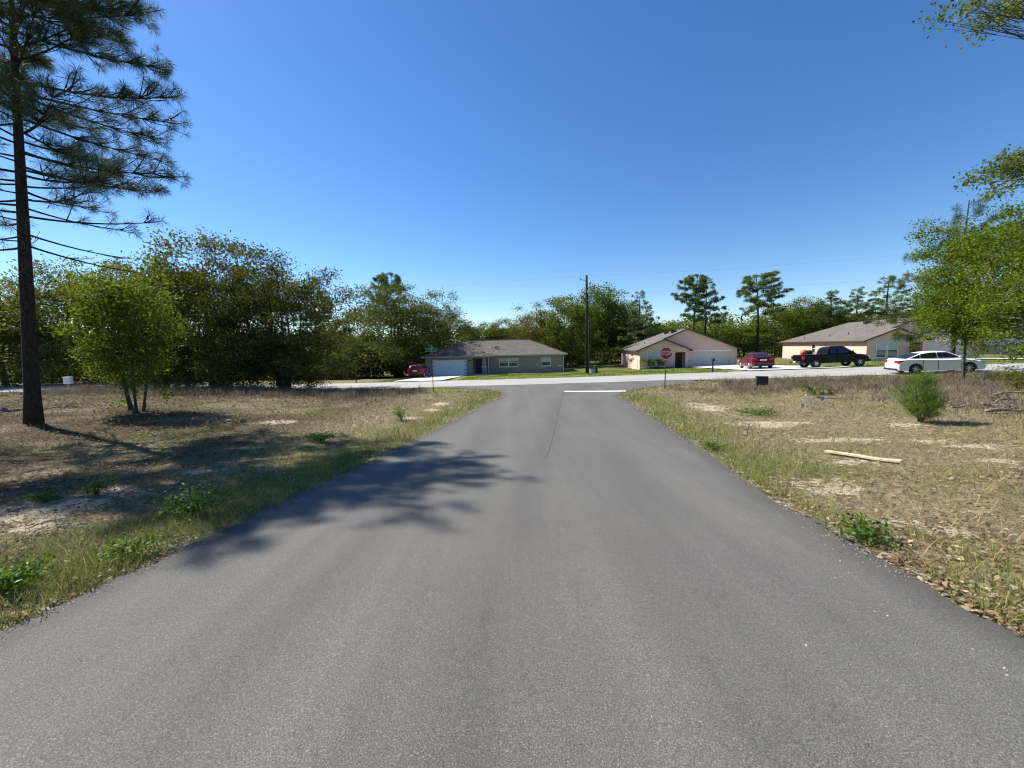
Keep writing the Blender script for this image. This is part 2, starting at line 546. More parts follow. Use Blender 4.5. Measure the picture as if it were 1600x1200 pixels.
# ------------------------------------------------------------------ ground, roads
def grid_lines(parts):
    o = []
    for a, b, s in parts: o += list(np.arange(a, b, s))
    return np.array(o + [parts[-1][1]])
gx = grid_lines([(-900, -200, 70), (-200, -70, 10), (-70, -24, 1.2), (-24, -14, .4), (-14, 14, .16), (14, 26, .3), (26, 60, 1.0), (60, 200, 10), (200, 900, 70)])
gy = grid_lines([(-40, -4, 6), (-4, 1.5, .5), (1.5, 14, .16), (14, 30, .25), (30, 42, .4), (42, 90, 1.2), (90, 200, 10), (200, 1500, 100)])
X, Y = np.meshgrid(gx, gy)
E = off_road(X, Y)
Z = ground_z(X, Y) - .10 * sstep(-.02, -.5, E)
Q = street_q(X, Y)
# what grows or lies where
def blobs(x, y, lst):
    m = np.zeros_like(x)
    for u, v, rx, ry in lst:
        p = G(u, v)
        m = np.maximum(m, np.exp(-(((x - p.x) / rx) ** 2 + ((y - p.y) / ry) ** 2)))
    return m
sand_spots = [(1112, 640, 1.0, .7), (1180, 660, 1.3, .5), (1105, 636, .8, .5), (1205, 664, .8, .4), (1270, 755, .5, .25), (1300, 765, .5, .22), (1290, 690, .7, .3), (1360, 690, .7, .35),
              (1340, 722, .5, .2), (1420, 665, .5, .4), (1440, 690, .6, .35), (1530, 700, .6, .3), (1590, 915, .25, .15), (1480, 830, .3, .2), (1400, 815, .4, .15), (1560, 725, .5, .2),
              (430, 659, .8, .5), (90, 795, .9, .35), (40, 810, .6, .3), (240, 855, .35, .15), (180, 775, .6, .3), (330, 735, .6, .25), (670, 640, .5, .4), (690, 632, .6, .6), (640, 655, .4, .4),
              (60, 830, .5, .2), (540, 600, 1.2, .5), (510, 590, 3, 1.2), (560, 592, 3, 1.0), (1085, 632, .5, .5), (1240, 660, .5, .3), (20, 960, .2, .12), (1530, 930, .2, .12), (390, 700, .4, .2)]
SAND = blobs(X, Y, sand_spots) * (.1 + 1.5 * fbm(X, Y, .45, 88, 3))
SAND = np.maximum(SAND, .30 * sstep(.5, .75, fbm(X, Y, 2.6, 31)) * (Q < 0))
SAND = np.maximum(SAND, .45 * np.exp(-((E - .08) / .12) ** 2) * (Q < -5) * sstep(.45, .6, fbm(X, Y, .8, 77, 2)))
near_verge = sstep(3.2, .4, np.minimum(road_l(Y) - X, 99) * (X < 0) + np.where(X < 0, 0, X - road_r(Y))) * (Q < 0)
GREEN = .75 * near_verge * sstep(.3, .55, fbm(X, Y, 1.6, 11)) + .28 * sstep(.5, .7, fbm(X, Y, 3.1, 12))
GREEN = np.maximum(GREEN, .85 * sstep(17, 24, Q))
LAWN = sstep(3.3, 4.0, Q) * sstep(24, 21, Q) * sstep(-12.5, -9.5, X - .1 * (Y - 36)) * (Y < 90)
LAWN = np.maximum(LAWN, sstep(3.3, 4.0, Q) * sstep(6.2, 5.2, Q) * .8)
LAWN = np.maximum(LAWN, .8 * sstep(-3.2, -4.0, Q) * sstep(-5.6, -4.6, Q) * (np.abs(X - 2) > 6))
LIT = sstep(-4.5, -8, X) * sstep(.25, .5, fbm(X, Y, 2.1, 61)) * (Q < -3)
ny, nx = X.shape
idx = np.arange(nx * ny).reshape(ny, nx)
fc = np.stack([idx[:-1, :-1], idx[:-1, 1:], idx[1:, 1:], idx[1:, :-1]], -1).reshape(-1, 4)
me = np_mesh('ground', np.stack([X, Y, Z], -1).reshape(-1, 3), fc, M['ground'], {'sand': SAND.ravel(), 'green': GREEN.ravel(), 'lawn': LAWN.ravel(), 'litter': LIT.ravel()}, True)
tag(link('ground', me), kind='structure')

def strip(name, rows, mat, lift, cols=None, rag=0.0):
    """rows: list of (left xy, right xy); a draped sheet across them"""
    n = cols or 24
    V = []
    for (a, b) in rows:
        for k in range(n + 1):
            t = k / n
            V.append((a[0] + (b[0] - a[0]) * t, a[1] + (b[1] - a[1]) * t))
    V = np.array(V)
    z = base_z(V[:, 0], V[:, 1]) + lift
    i = np.arange(len(rows) * (n + 1)).reshape(len(rows), n + 1)
    f = np.stack([i[:-1, :-1], i[:-1, 1:], i[1:, 1:], i[1:, :-1]], -1).reshape(-1, 4)
    return link(name, np_mesh(name, np.column_stack([V, z]), f, mat, None, True))
rows = []
for y in np.concatenate([np.arange(-38, 1, 1.0), np.arange(1, 33.01, .08)]):
    rl = (fbm(0, y, .9, 3, 4) - .5) * .18 + (fbm(0, y, .2, 4, 3) - .5) * .09
    rr = (fbm(9, y, .9, 6, 4) - .5) * .28 + (fbm(9, y, .2, 8, 3) - .5) * .12
    k = 1 if y < 23 else .3
    rows.append(((float(road_l(y)) + float(rl) * k, y), (float(road_r(y)) + float(rr) * k, y)))
ro = tag(strip('road', rows, M['asphalt'], .022, 40), kind='structure')
tt_ = np.tile(np.linspace(0, 1, 41), len(rows)); yy_ = np.repeat([r_[0][1] for r_ in rows], 41)
wd_ = np.repeat([r_[1][0] - r_[0][0] for r_ in rows], 41)
de_ = np.minimum(tt_, 1 - tt_) * wd_
wear = 1.0 - .34 * np.exp(-(de_ / .22) ** 2)                       # fresh dark tar along the ragged edges
for c_, a_, s_ in ((.16, .07, .06), (.37, .08, .06), (.63, .08, .06), (.84, .07, .06), (.50, -.14, .035), (.27, -.05, .04), (.74, -.05, .04)):
    wear = wear + a_ * np.exp(-((tt_ - c_ - .02 * (fbm(yy_, c_ * 50, 4, 71, 2) - .5)) / s_) ** 2) * (.5 + fbm(yy_, c_ * 90, 6, 72, 2))
at_ = ro.data.attributes.new('wear', 'FLOAT', 'POINT'); at_.data.foreach_set('value', wear.astype(np.float32))
rows = []
for x in np.concatenate([np.arange(-150, -60, 2), np.arange(-60, 60, .5), np.arange(60, 120, 2)]):
    s_ = float(street_y(x + .5) - street_y(x - .5)); L = math.hypot(1, s_)
    nx_, ny_ = -s_ / L, 1 / L
    yc = float(street_y(x))
    j1 = (float(fbm(x, 0, 1.5, 21, 3)) - .5) * .2; j2 = (float(fbm(x, 7, 1.5, 22, 3)) - .5) * .2
    hn = HW - (.9 if abs(x - 3.3) < 9 else 0.9 * max(0, 1 - (abs(x - 3.3) - 9) / 3))   # the new asphalt laps over the old at the junction
    rows.append(((x - nx_ * (hn + j1), yc - ny_ * (hn + j1)), (x + nx_ * (HW + j2), yc + ny_ * (HW + j2))))
tag(strip('street', rows, M['street'], .027, 8), kind='structure')

def poly_sheet(name, pts, mat, lift, th=.05):
    """flat-edged slab draped on the terrain, from px corners: near-left, near-right, far-right, far-left"""
    n, m = 10, 30
    V = []
    for j in range(m + 1):
        s_ = j / m
        a = Vector(pts[0]).lerp(Vector(pts[3]), s_); b = Vector(pts[1]).lerp(Vector(pts[2]), s_)
        for k in range(n + 1): V.append(a.lerp(b, k / n)[:2])
    V = np.array(V); z = base_z(V[:, 0], V[:, 1]) + lift
    i = np.arange((m + 1) * (n + 1)).reshape(m + 1, n + 1)
    f = np.stack([i[:-1, :-1], i[:-1, 1:], i[1:, 1:], i[1:, :-1]], -1).reshape(-1, 4)
    return tag(link(name, np_mesh(name, np.column_stack([V, z]), f, mat, None, True)), kind='structure')
def on_street(x, q):
    """point at offset q from the street's centre near x"""
    s_ = float(street_y(x + .5) - street_y(x - .5)); L = math.hypot(1, s_)
    return (x - s_ / L * q, float(street_y(x)) + q / L)
# stop line and the seam down the middle of the road
a, b = G(882, 612.3), G(978, 611.8)
d = (b - a).normalized(); nrm = Vector((-d.y, d.x, 0))
rows = []
for t in np.linspace(0, 1, 20):
    p = a.lerp(b, t)
    rows.append(((p.x - nrm.x * .30, p.y - nrm.y * .30), (p.x + nrm.x * .30, p.y + nrm.y * .30)))
tag(strip('stop_line', rows, M['line'], .030, 3), kind='structure')
rows = []
sp = [G(*q_) for q_ in ((853, 718), (858, 703), (866, 675), (870, 652), (876, 630), (880, 614), (882, 607))]
yy = [p.y for p in sp]; xx = [p.x for p in sp]
for y in np.arange(yy[0], yy[-1], .1):
    x = float(np.interp(y, yy, xx)) + (float(fbm(3, y, .7, 50, 3)) - .5) * .05
    wd = .005 + .016 * float(fbm(5, y, .5, 51, 2)) * min(1, (y - yy[0]) / 2)
    rows.append(((x - wd, y), (x + wd, y)))
tag(strip('road_seam', rows, M['seam'], .027, 1), kind='structure')
# ------------------------------------------------------------------ houses
def beam(mb, a, b, w, h):
    """a board from a to b, w wide sideways and h tall, hanging below the line"""
    a, b = Vector(a), Vector(b)
    t = (b - a).normalized()
    s = Vector((-t.y, t.x, 0)).normalized() * w / 2
    dn = Vector((0, 0, -h))
    vs = [a - s, a + s, b + s, b - s, a - s + dn, a + s + dn, b + s + dn, b - s + dn]
    return mb.add(vs, [(0, 1, 2, 3), (7, 6, 5, 4), (0, 4, 5, 1), (1, 5, 6, 2), (2, 6, 7, 3), (3, 7, 4, 0)])

def window(root, x0, x1, z0, z1, y, mullion=True, blind=.5, frame='trim_white', fw=.07):
    f = MB()
    f.box(x0, x1, y - .05, y, z0, z0 + fw).box(x0, x1, y - .05, y, z1 - fw, z1)
    f.box(x0, x0 + fw, y - .05, y, z0 + fw, z1 - fw).box(x1 - fw, x1, y - .05, y, z0 + fw, z1 - fw)
    if mullion: f.box(x0 + fw, x1 - fw, y - .045, y, (z0 + z1) / 2 - .025, (z0 + z1) / 2 + .025)
    f.box(x0 - .05, x1 + .05, y - .09, y, z0 - .06, z0)
    o = f.build('window', M[frame], root)
    g = MB().box(x0 + fw, x1 - fw, y - .02, y + .002, z0 + fw, z1 - fw).build('pane', M['glass'], o)
    if blind: MB().box(x0 + fw + .02, x1 - fw - .02, y - .027, y - .0215, z1 - fw - (z1 - z0) * blind + .06, z1 - fw - .02).build('blind', M['blind'], o)
    return o
def window_x(root, y0, y1, z0, z1, x):
    """a window in a wall facing -x"""
    fw = .07
    f = MB().box(x - .05, x, y0, y1, z0, z0 + fw).box(x - .05, x, y0, y1, z1 - fw, z1).box(x - .05, x, y0, y0 + fw, z0 + fw, z1 - fw).box(x - .05, x, y1 - fw, y1, z0 + fw, z1 - fw)
    f.box(x - .045, x, y0 + fw, y1 - fw, (z0 + z1) / 2 - .025, (z0 + z1) / 2 + .025)
    o = f.build('window', M['trim_white'], root)
    MB().box(x - .02, x + .002, y0 + fw, y1 - fw, z0 + fw, z1 - fw).build('pane', M['glass'], o)

def garage_door(root, x0, x1, h, y, mat, rows=4, cols=8, hinges=False):
    g = MB().box(x0, x1, y + .02, y + .06, 0, h)
    cw, rh = (x1 - x0) / cols, h / rows
    for r_ in range(rows):
        for c in range(cols):
            g.box(x0 + c * cw + .07, x0 + (c + 1) * cw - .07, y + .004, y + .02, r_ * rh + .09, (r_ + 1) * rh - .09)
        if r_: pass
    o = g.build('garage_door', M[mat], root, bevel=.006)
    if hinges:
        for z in (h * .12, h * .37, h * .63, h * .88):
            MB().box(x0 + .03, x0 + .38, y - .004, y + .004, z - .03, z + .03).build('hinge', M['black'], o)
            MB().box(x1 - .38, x1 - .03, y - .004, y + .004, z - .03, z + .03).build('hinge', M['black'], o)
        MB().box((x0 + x1) / 2 - .09, (x0 + x1) / 2 - .05, y - .03, y + .004, .95, 1.2).box((x0 + x1) / 2 + .05, (x0 + x1) / 2 + .09, y - .03, y + .004, .95, 1.2).build('handle', M['black'], o)
    return o

def grey_house():
    p = P(665, 584, 53)
    zb = gz(-8, 52.6) + .05
    root = thing('house', 'long grey single storey house with hipped brown roof and white double garage door', 'house', (p.x, 53, zb), R(0.4))
    W, D0, D, H = 19.4, 1.7, 11.3, 2.6
    w_ = MB()
    b0 = -.7
    w_.box(0, .93, 0, .2, b0, H).box(.93, 5.7, 0, .2, 2.13, H).box(5.7, 6.55, 0, .2, b0, H)
    w_.box(6.55, 8.75, 0, .2, 2.32, H)
    w_.box(0, .2, .2, D, b0, H).box(6.35, 6.55, .2, 2.2, b0, H)
    w_.box(6.55, 8.75, 2.2, 2.4, b0, H).box(8.75, 8.95, D0 + .2, 2.4, b0, H)
    w_.box(8.75, W, D0, D0 + .2, b0, H).box(W - .2, W, D0 + .2, D, b0, H).box(.2, W - .2, D - .2, D, b0, H)
    w_.box(7.9, 8.4, .02, .48, 1.12, 2.32)
    w_.build('wall', M['taupe'], root)
    MB().box(7.82, 8.48, -.06, .56, b0, 1.03).build('column_base', M['stone'], root)
    MB().box(7.78, 8.52, -.10, .60, 1.035, 1.12).build('column_cap', M['trim_white'], root)
    MB().box(.93, 5.7, -.02, .02, b0, .0).box(6.55, 8.75, -.1, 2.2, -.4, .04).build('porch_slab', M['concrete'], root)
    garage_door(root, .93, 5.7, 2.13, .06, 'garage_white', hinges=True)
    t = MB().box(.83, .925, -.03, .0, 0, 2.22).box(5.705, 5.80, -.03, 0, 0, 2.22).box(.925, 5.705, -.03, 0, 2.135, 2.22)
    t.build('garage_trim', M['taupe'], root)
    d = MB().box(6.75, 7.7, 2.14, 2.2, .06, 2.1).build('front_door', M['door_dark'], root)
    MB().tube([(7.58, 2.10, 1.0), (7.58, 2.14, 1.0)], .035).build('handle', M['chrome'], d)
    MB().box(5.98, 6.38, -.03, 0, 1.93, 2.10).build('number_plaque', M['black'], root)
    window(root, 10.15, 11.50, .95, 2.15, D0, True, .35)
    window(root, 11.505, 12.85, .95, 2.15, D0, True, .35)
    window(root, 16.1, 17.5, .95, 2.15, D0, True, .45)
    MB().box(18.6, 19.2, D0 - .04, D0, .88, 1.02).build('hose_plate', M['trim_white'], root)
    # roof
    k, e, z0 = .42, -.45, H + .02
    A = (e, e, z0); B = (9.2, e, z0); C_ = (4.375, 4.375, z0 + 4.825 * k); D_ = (9.2, 1.25, z0); E_ = (4.375, 6.075, z0 + 4.825 * k)
    F_ = (W + .45, 1.25, z0); G_ = (W + .45, 11.75, z0); H_ = (e, 11.75, z0); I_ = (4.8, 6.5, z0 + 5.25 * k); J_ = (W - 4.8, 6.5, z0 + 5.25 * k)
    r_ = MB()
    r_.add([A, B, C_, D_, E_, F_, G_, H_, I_, J_], [(0, 1, 2), (1, 3, 4, 2), (3, 5, 9, 8, 4), (5, 6, 9), (6, 7, 8, 9), (7, 0, 2, 4, 8)])
    r_.add([(q[0], q[1], z0 - .06) for q in (A, B, D_, F_, G_, H_)], [(5, 4, 3, 2, 1, 0)])
    rf = r_.build('roof', M['shingle'], root)
    g = MB()
    for a, b in ((A, B), (B, D_), (D_, F_), (F_, G_), (H_, A)):
        beam(g, Vector(a) + Vector((0, 0, .01)), Vector(b) + Vector((0, 0, .01)), .12, .16)
    g.build('gutter', M['fascia'], rf)
    rc = MB()
    for a, b in ((A, C_), (B, C_), (C_, E_), (I_, J_), (F_, J_)):
        rc.tube([Vector(a) + Vector((0, 0, .02)), Vector(b) + Vector((0, 0, .02))], .07, 6)
    rc.build('ridge_cap', M['shingle'], rf)
    for x, y, z in ((9, 8, 4.5), (15.8, 4.2, 3.7)):
        MB().tube([(x, y, z - .5), (x, y, z + .25)], .06).build('vent_pipe', M['black'], rf)
    for x, y in ((8.85, -.12), (W + .02, D0 - .14)):
        MB().tube([(x, y, 2.5), (x - .1, y + .1, 2.3), (x - .1, y + .1, .1), (x, y - .25, .02)], .045, 6).build('downspout', M['trim_white'], root)
    return root

def tan_house(p, rz, label, door, w=12.2):
    root = thing('house', label, 'house', p, rz)
    H, D, k, b0 = 2.7, 19.0, .42, -.9
    px = 6.0; hw = w / 2
    f = MB()
    f.box(0, 4.4, -1.2, -1.0, b0, H).box(5.65, px, -1.2, -.85, b0, H).box(4.4, 5.65, -1.2, -1.0, 2.3, H)
    f.prism([(0, H), (px, H), (px / 2, H + px / 2 * k)], -1.2, -1.0, 'y')
    f.box(0, .2, -1.0, D, b0, H).box(px - .2, px, -.85, 0, b0, H)
    f.box(4.2, 4.4, -1.0, .4, b0, H).box(4.4, px, .4, .6, b0, H)
    f.box(px, 6.2, 0, .2, b0, H).box(6.2, 11.4, 0, .2, 2.13, H).box(11.4, w, 0, .2, b0, H)
    f.prism([(.4, H), (w, H), (hw, H + hw * k)], 0, .2, 'y')
    f.box(w - .2, w, .2, D, b0, H).box(.2, w - .2, D - .2, D, b0, H)
    f.build('wall', M['beige'], root)
    MB().box(4.4, 5.65, -1.3, .4, b0, .04).build('porch_slab', M['concrete'], root)
    fd = MB().box(4.5, 5.6, .34, .4, .05, 2.12).build('front_door', M[door], root)
    MB().tube([(4.62, .30, 1.0), (4.62, .34, 1.0)], .035).build('handle', M['chrome'], fd)
    garage_door(root, 6.2, 11.4, 2.13, .06, 'garage_beige', 4, 8)
    for q in ((6.1, 11.5, -.04, 0, 2.34, 2.46), (11.4, 12.15, -.03, 0, .28, .36), (0.05, .95, -1.23, -1.2, .35, .42)): MB().box(*q).build('trim_band', M['trim_white'], root)
    window(root, .95, 2.02, .5, 2.4, -1.2, True, .5)
    window(root, 2.12, 3.2, .5, 2.4, -1.2, True, .5)
    window_x(root, 9.3, 10.3, .9, 2.2, 0)
    MB().box(2.96, 3.0, -1.215, -1.2, H, H + px / 2 * k - .1).build('control_joint', M['fascia'], root)
    # roof with a front gable, a lower gable over the entry and a hip at the back
    z0 = H + .06
    zz = lambda x: z0 + (x) * k
    e = -.45
    yb, yr = D + .45, D + .45 - (hw + .45)
    pts = [(e, -1.5, zz(e)), (px / 2, -1.5, zz(px / 2)), (px / 2, -.3, zz(px / 2)), (hw, -.3, zz(hw)), (hw, yr, zz(hw)), (e, yb, zz(e)),
           (px + .45, -1.5, zz(-.45)), (px + .45, -.04, zz(-.45)), (px / 2, -.04, zz(px / 2)), (w + .45, -.3, zz(e)), (w + .45, yb, zz(e))]
    r_ = MB().add(pts, [(0, 1, 2, 3, 4, 5), (1, 6, 7, 8), (9, 10, 4, 3), (10, 5, 4)])
    rf = r_.build('roof', M['shingle'], root)
    sd = rf.modifiers.new('thick', 'SOLIDIFY'); sd.thickness = .09; sd.offset = -1
    g = MB()
    V_ = Vector
    for a, b in ((pts[0], pts[1]), (pts[1], pts[6]), (pts[2], pts[3]), (pts[3], pts[9])):
        beam(g, V_(a) + V_((0, -.035, .03)), V_(b) + V_((0, -.035, .03)), .06, .17)
    for a, b in ((pts[5], pts[0]), (pts[9], pts[10]), (pts[6], pts[7])):
        beam(g, V_(a) + V_((0, 0, .02)), V_(b) + V_((0, 0, .02)), .07, .17)
    g.build('fascia', M['fascia_shaded'], rf)
    for x, y in ((hw - .9, 3.2), (hw - .9, 7.4)):
        MB().box(x - .35, x + .35, y - .3, y + .3, zz(x) - .05, zz(x) + .28).build('roof_vent', M['black'], rf)
    for x, y in ((1.6, 5.0), (1.2, 8.3), (.8, 14)):
        MB().tube([(x, y, zz(x) - .1), (x, y, zz(x) + .3)], .05).build('vent_pipe', M['black'], rf)
    return root

grey = grey_house()
hp2 = P(997, 578, 51.5)
house2 = tan_house((hp2.x, 51.5, gz(hp2.x + 2, 51.0) - .12), -R(9.5), 'pinkish tan stucco house behind the stop sign with front gable and dark entry', 'door_dark')
hp3 = P(1342, 564, 47.5)
house3 = tan_house((hp3.x, 47.5, gz(hp3.x, 47.5) - .05), -R(11), 'pinkish tan house behind the black pickup truck, with tall side roof and maroon door', 'maroon')

def draped(name, poly, mat, lift):
    """a polygon (x, y list near-left, near-right, far-right, far-left) lying on the ground"""
    return poly_sheet(name, [(a, b, 0) for a, b in poly], mat, lift)
def gxy(u, y): return (XU(u, y), y)
def in_house(root, x, y):
    c, s = math.cos(root.rotation_euler.z), math.sin(root.rotation_euler.z)
    return (root.location.x + c * x - s * y, root.location.y + s * x + c * y)
draped('driveway', [on_street(-11.6, HW - .1), on_street(-6.9, HW - .1), in_house(grey, 6.0, -.05), in_house(grey, .6, -.05)], M['concrete'], .10)
draped('driveway', [on_street(19.6, HW - .1), on_street(26.2, HW - .1), in_house(house2, 11.6, -.05), in_house(house2, 6.0, -.05)], M['concrete'], .10)
draped('driveway', [on_street(43.5, HW - .1), on_street(49.5, HW - .1), in_house(house3, 11.6, -.05), in_house(house3, 6.0, -.05)], M['concrete'], .10)

# ------------------------------------------------------------------ vehicles
def arch(cx, r_, zc, n=8):
    """points of a wheel arch from front to back"""
    return [(cx + r_ * math.cos(math.pi * t / n), zc + r_ * math.sin(math.pi * t / n)) for t in range(n + 1)]
def sliced(mb, slices):
    n = len(slices[0])
    vs = [p for s in slices for p in s]
    fs = []
    for j in range(len(slices) - 1):
        for i in range(n):
            i2 = (i + 1) % n
            fs.append((j * n + i, j * n + i2, (j + 1) * n + i2, (j + 1) * n + i))
    fs.append(tuple(range(n))[::-1]); fs.append(tuple(range((len(slices) - 1) * n, len(slices) * n)))
    mb.add(vs, fs)
def car_body(mb, top, bottom_z, axles, wheel_r, hw, bed=None):
    """top: (x, z) from rear bumper bottom over the top to front bumper bottom"""
    ar = wheel_r + .055
    low = []
    for cx in axles[::-1]:
        low += [(cx + ar + .02, bottom_z)] + [(x, max(z, bottom_z)) for x, z in arch(cx, ar, wheel_r + .01)] + [(cx - ar - .02, bottom_z)]
    nlow = len(low)
    L = max(abs(p[0]) for p in top)
    sl_ = []
    for s, full in ((-1, 1), (-.965, 1), (-.88, 1), (-.70, 1), (-.66, 0), (-.5, 0), (0, 0), (.5, 0), (.66, 0), (.70, 1), (.88, 1), (.965, 1), (1, 1)):
        a = abs(s)
        tap = 1 - .055 * a ** 5
        dz = .055 * max(0, (a - .86) / .14) ** 2
        pr = []
        for x, z in top:
            zz = z - dz * (z > .55)
            if bed and bed[0] < x < bed[1] and a < .9: zz = bed[2]
            yy = s * hw * (1 - .05 * max(0, abs(x) / L - .55) ** 1.5 / .3)
            if z < .4: yy *= .965
            if .55 < z < .8 and a > .9: yy *= 1.012
            pr.append((x * tap, yy, zz))
        for x, z in low:
            pr.append((x * (tap if abs(x) > L * .8 else 1), s * hw * .975, z if full else bottom_z))
        sl_.append(pr)
    sliced(mb, sl_)
def cabin(mb, prof, hwb, hwr, zb, zr):
    h = lambda z: hwb + (hwr - hwb) * (z - zb) / (zr - zb)
    sl_ = []
    for s, dz in ((-1, .05), (-.93, .012), (-.6, 0), (0, -.012), (.6, 0), (.93, .012), (1, .05)):
        sl_.append([(x, s * h(z), z - dz * (z > zb + .25)) for x, z in prof])
    sliced(mb, sl_)
    return h
def side_glass(root, h, poly, name='side_window', off=.010):
    for s in (-1, 1):
        v = [(x, s * (h(z) + off), z) for x, z in poly]
        v2 = [(x, s * (h(z) - .03), z) for x, z in poly]
        n = len(poly)
        MB().add(v + v2, [tuple(range(n)) if s < 0 else tuple(range(n))[::-1]] + [(i, (i + 1) % n, n + (i + 1) % n, n + i) for i in range(n)]).build(name, M['car_glass'], root)
def screen_glass(root, name, h, a, b, off, f=.90):
    """glass between two points of the profile, across the cabin"""
    (x0, z0), (x1, z1) = a, b
    nx_, nz_ = -(z1 - z0), (x1 - x0)
    L = math.hypot(nx_, nz_); sgn = off / L
    q = lambda x, z, s: (x + nx_ * sgn, s * h(z) * f, z + nz_ * sgn)
    v = [q(x0, z0, -1), q(x0, z0, 1), q(x1, z1, 1), q(x1, z1, -1)]
    v2 = [(p_[0] - nx_ * sgn * 4, p_[1], p_[2] - nz_ * sgn * 4) for p_ in v]
    MB().add(v + v2, [(0, 1, 2, 3), (0, 4, 5, 1), (1, 5, 6, 2), (2, 6, 7, 3), (3, 7, 4, 0)]).build(name, M['car_glass'], root)
def wheel(root, x, y, r_, w_=.21, rim='rim', rr=.66):
    s = 1 if y > 0 else -1
    e = thing('wheel', None, None); e.parent = root; e.location = (x, y, r_)
    prof = [(r_ * rr, -w_ / 2), (r_ * .93, -w_ / 2), (r_, -w_ / 2 + .03), (r_, w_ / 2 - .03), (r_ * .93, w_ / 2), (r_ * rr, w_ / 2)]
    n = 24; vs = []; fs = []
    for k in range(n):
        a = 2 * math.pi * k / n
        vs += [(p[0] * math.cos(a), p[1], p[0] * math.sin(a)) for p in prof]
    m_ = len(prof)
    for k in range(n):
        k2 = (k + 1) % n
        for i in range(m_): fs.append((k * m_ + i, k2 * m_ + i, k2 * m_ + (i + 1) % m_, k * m_ + (i + 1) % m_))
    MB().add(vs, fs).build('tyre', M['rubber'], e, True)
    rb = MB().tube([(0, s * (w_ / 2 - .10), 0), (0, s * (w_ / 2 - .07), 0)], r_ * rr, 24)
    for k in range(7):
        a = 2 * math.pi * k / 7
        rb.tube([(0, s * (w_ / 2 - .045), 0), (r_ * rr * .96 * math.cos(a), s * (w_ / 2 - .03), r_ * rr * .96 * math.sin(a))], [.03, .035], 5)
    rb.tube([(0, s * (w_ / 2 - .06), 0), (0, s * (w_ / 2 - .02), 0)], r_ * .17, 10)
    ring = MB()
    rb.build('rim', M[rim], e)
    MB().tube([(0, s * (w_ / 2 - .068), 0), (0, s * (w_ / 2 - .063), 0)], r_ * rr * .93, 20).build('brake_disc', M['black'], e)
def lamp_pair(root, name, mat, pts, hw, yl, depth=.03):
    """lamp lenses set in a corner: pts in (x, z), reaching from yl to the side"""
    for s in (-1, 1):
        b = MB().prism(pts, s * hw * yl, s * hw, 'y')
        b.build(name, M[mat], root, bevel=.012)
def shut_lines(root, hw, xs, z0, z1):
    for s in (-1, 1):
        for x in xs: MB().box(x - .006, x + .006, s * hw * .992 - .012, s * hw * .992 + .012, z0, z1).build('door_seam', M['black'], root)
def handles(root, hw, xs, z, mat):
    for s in (-1, 1):
        for x in xs: MB().box(x - .1, x + .1, s * hw - .02, s * hw + .02, z - .018, z + .018).build('door_handle', M[mat], root)

def place(root, u, y, heading, dz=0.0):
    x = XU(u, y)
    root.location = (x, y, float(base_z(x, y)) + .03 + dz)
    root.rotation_euler.z = math.atan2(heading[1], heading[0])
    # follow the slope of the ground
    hx, hy = heading; L = math.hypot(hx, hy); hx /= L; hy /= L
    f = (float(base_z(x + hx, y + hy)) - float(base_z(x - hx, y - hy))) / 2
    s = (float(base_z(x - hy, y + hx)) - float(base_z(x + hy, y - hx))) / 2
    fw = Vector((hx, hy, f)).normalized(); lf = Vector((-hy, hx, s)).normalized()
    up = fw.cross(lf).normalized(); lf = up.cross(fw)
    root.rotation_euler = Matrix(((fw.x, lf.x, up.x), (fw.y, lf.y, up.y), (fw.z, lf.z, up.z))).to_euler()

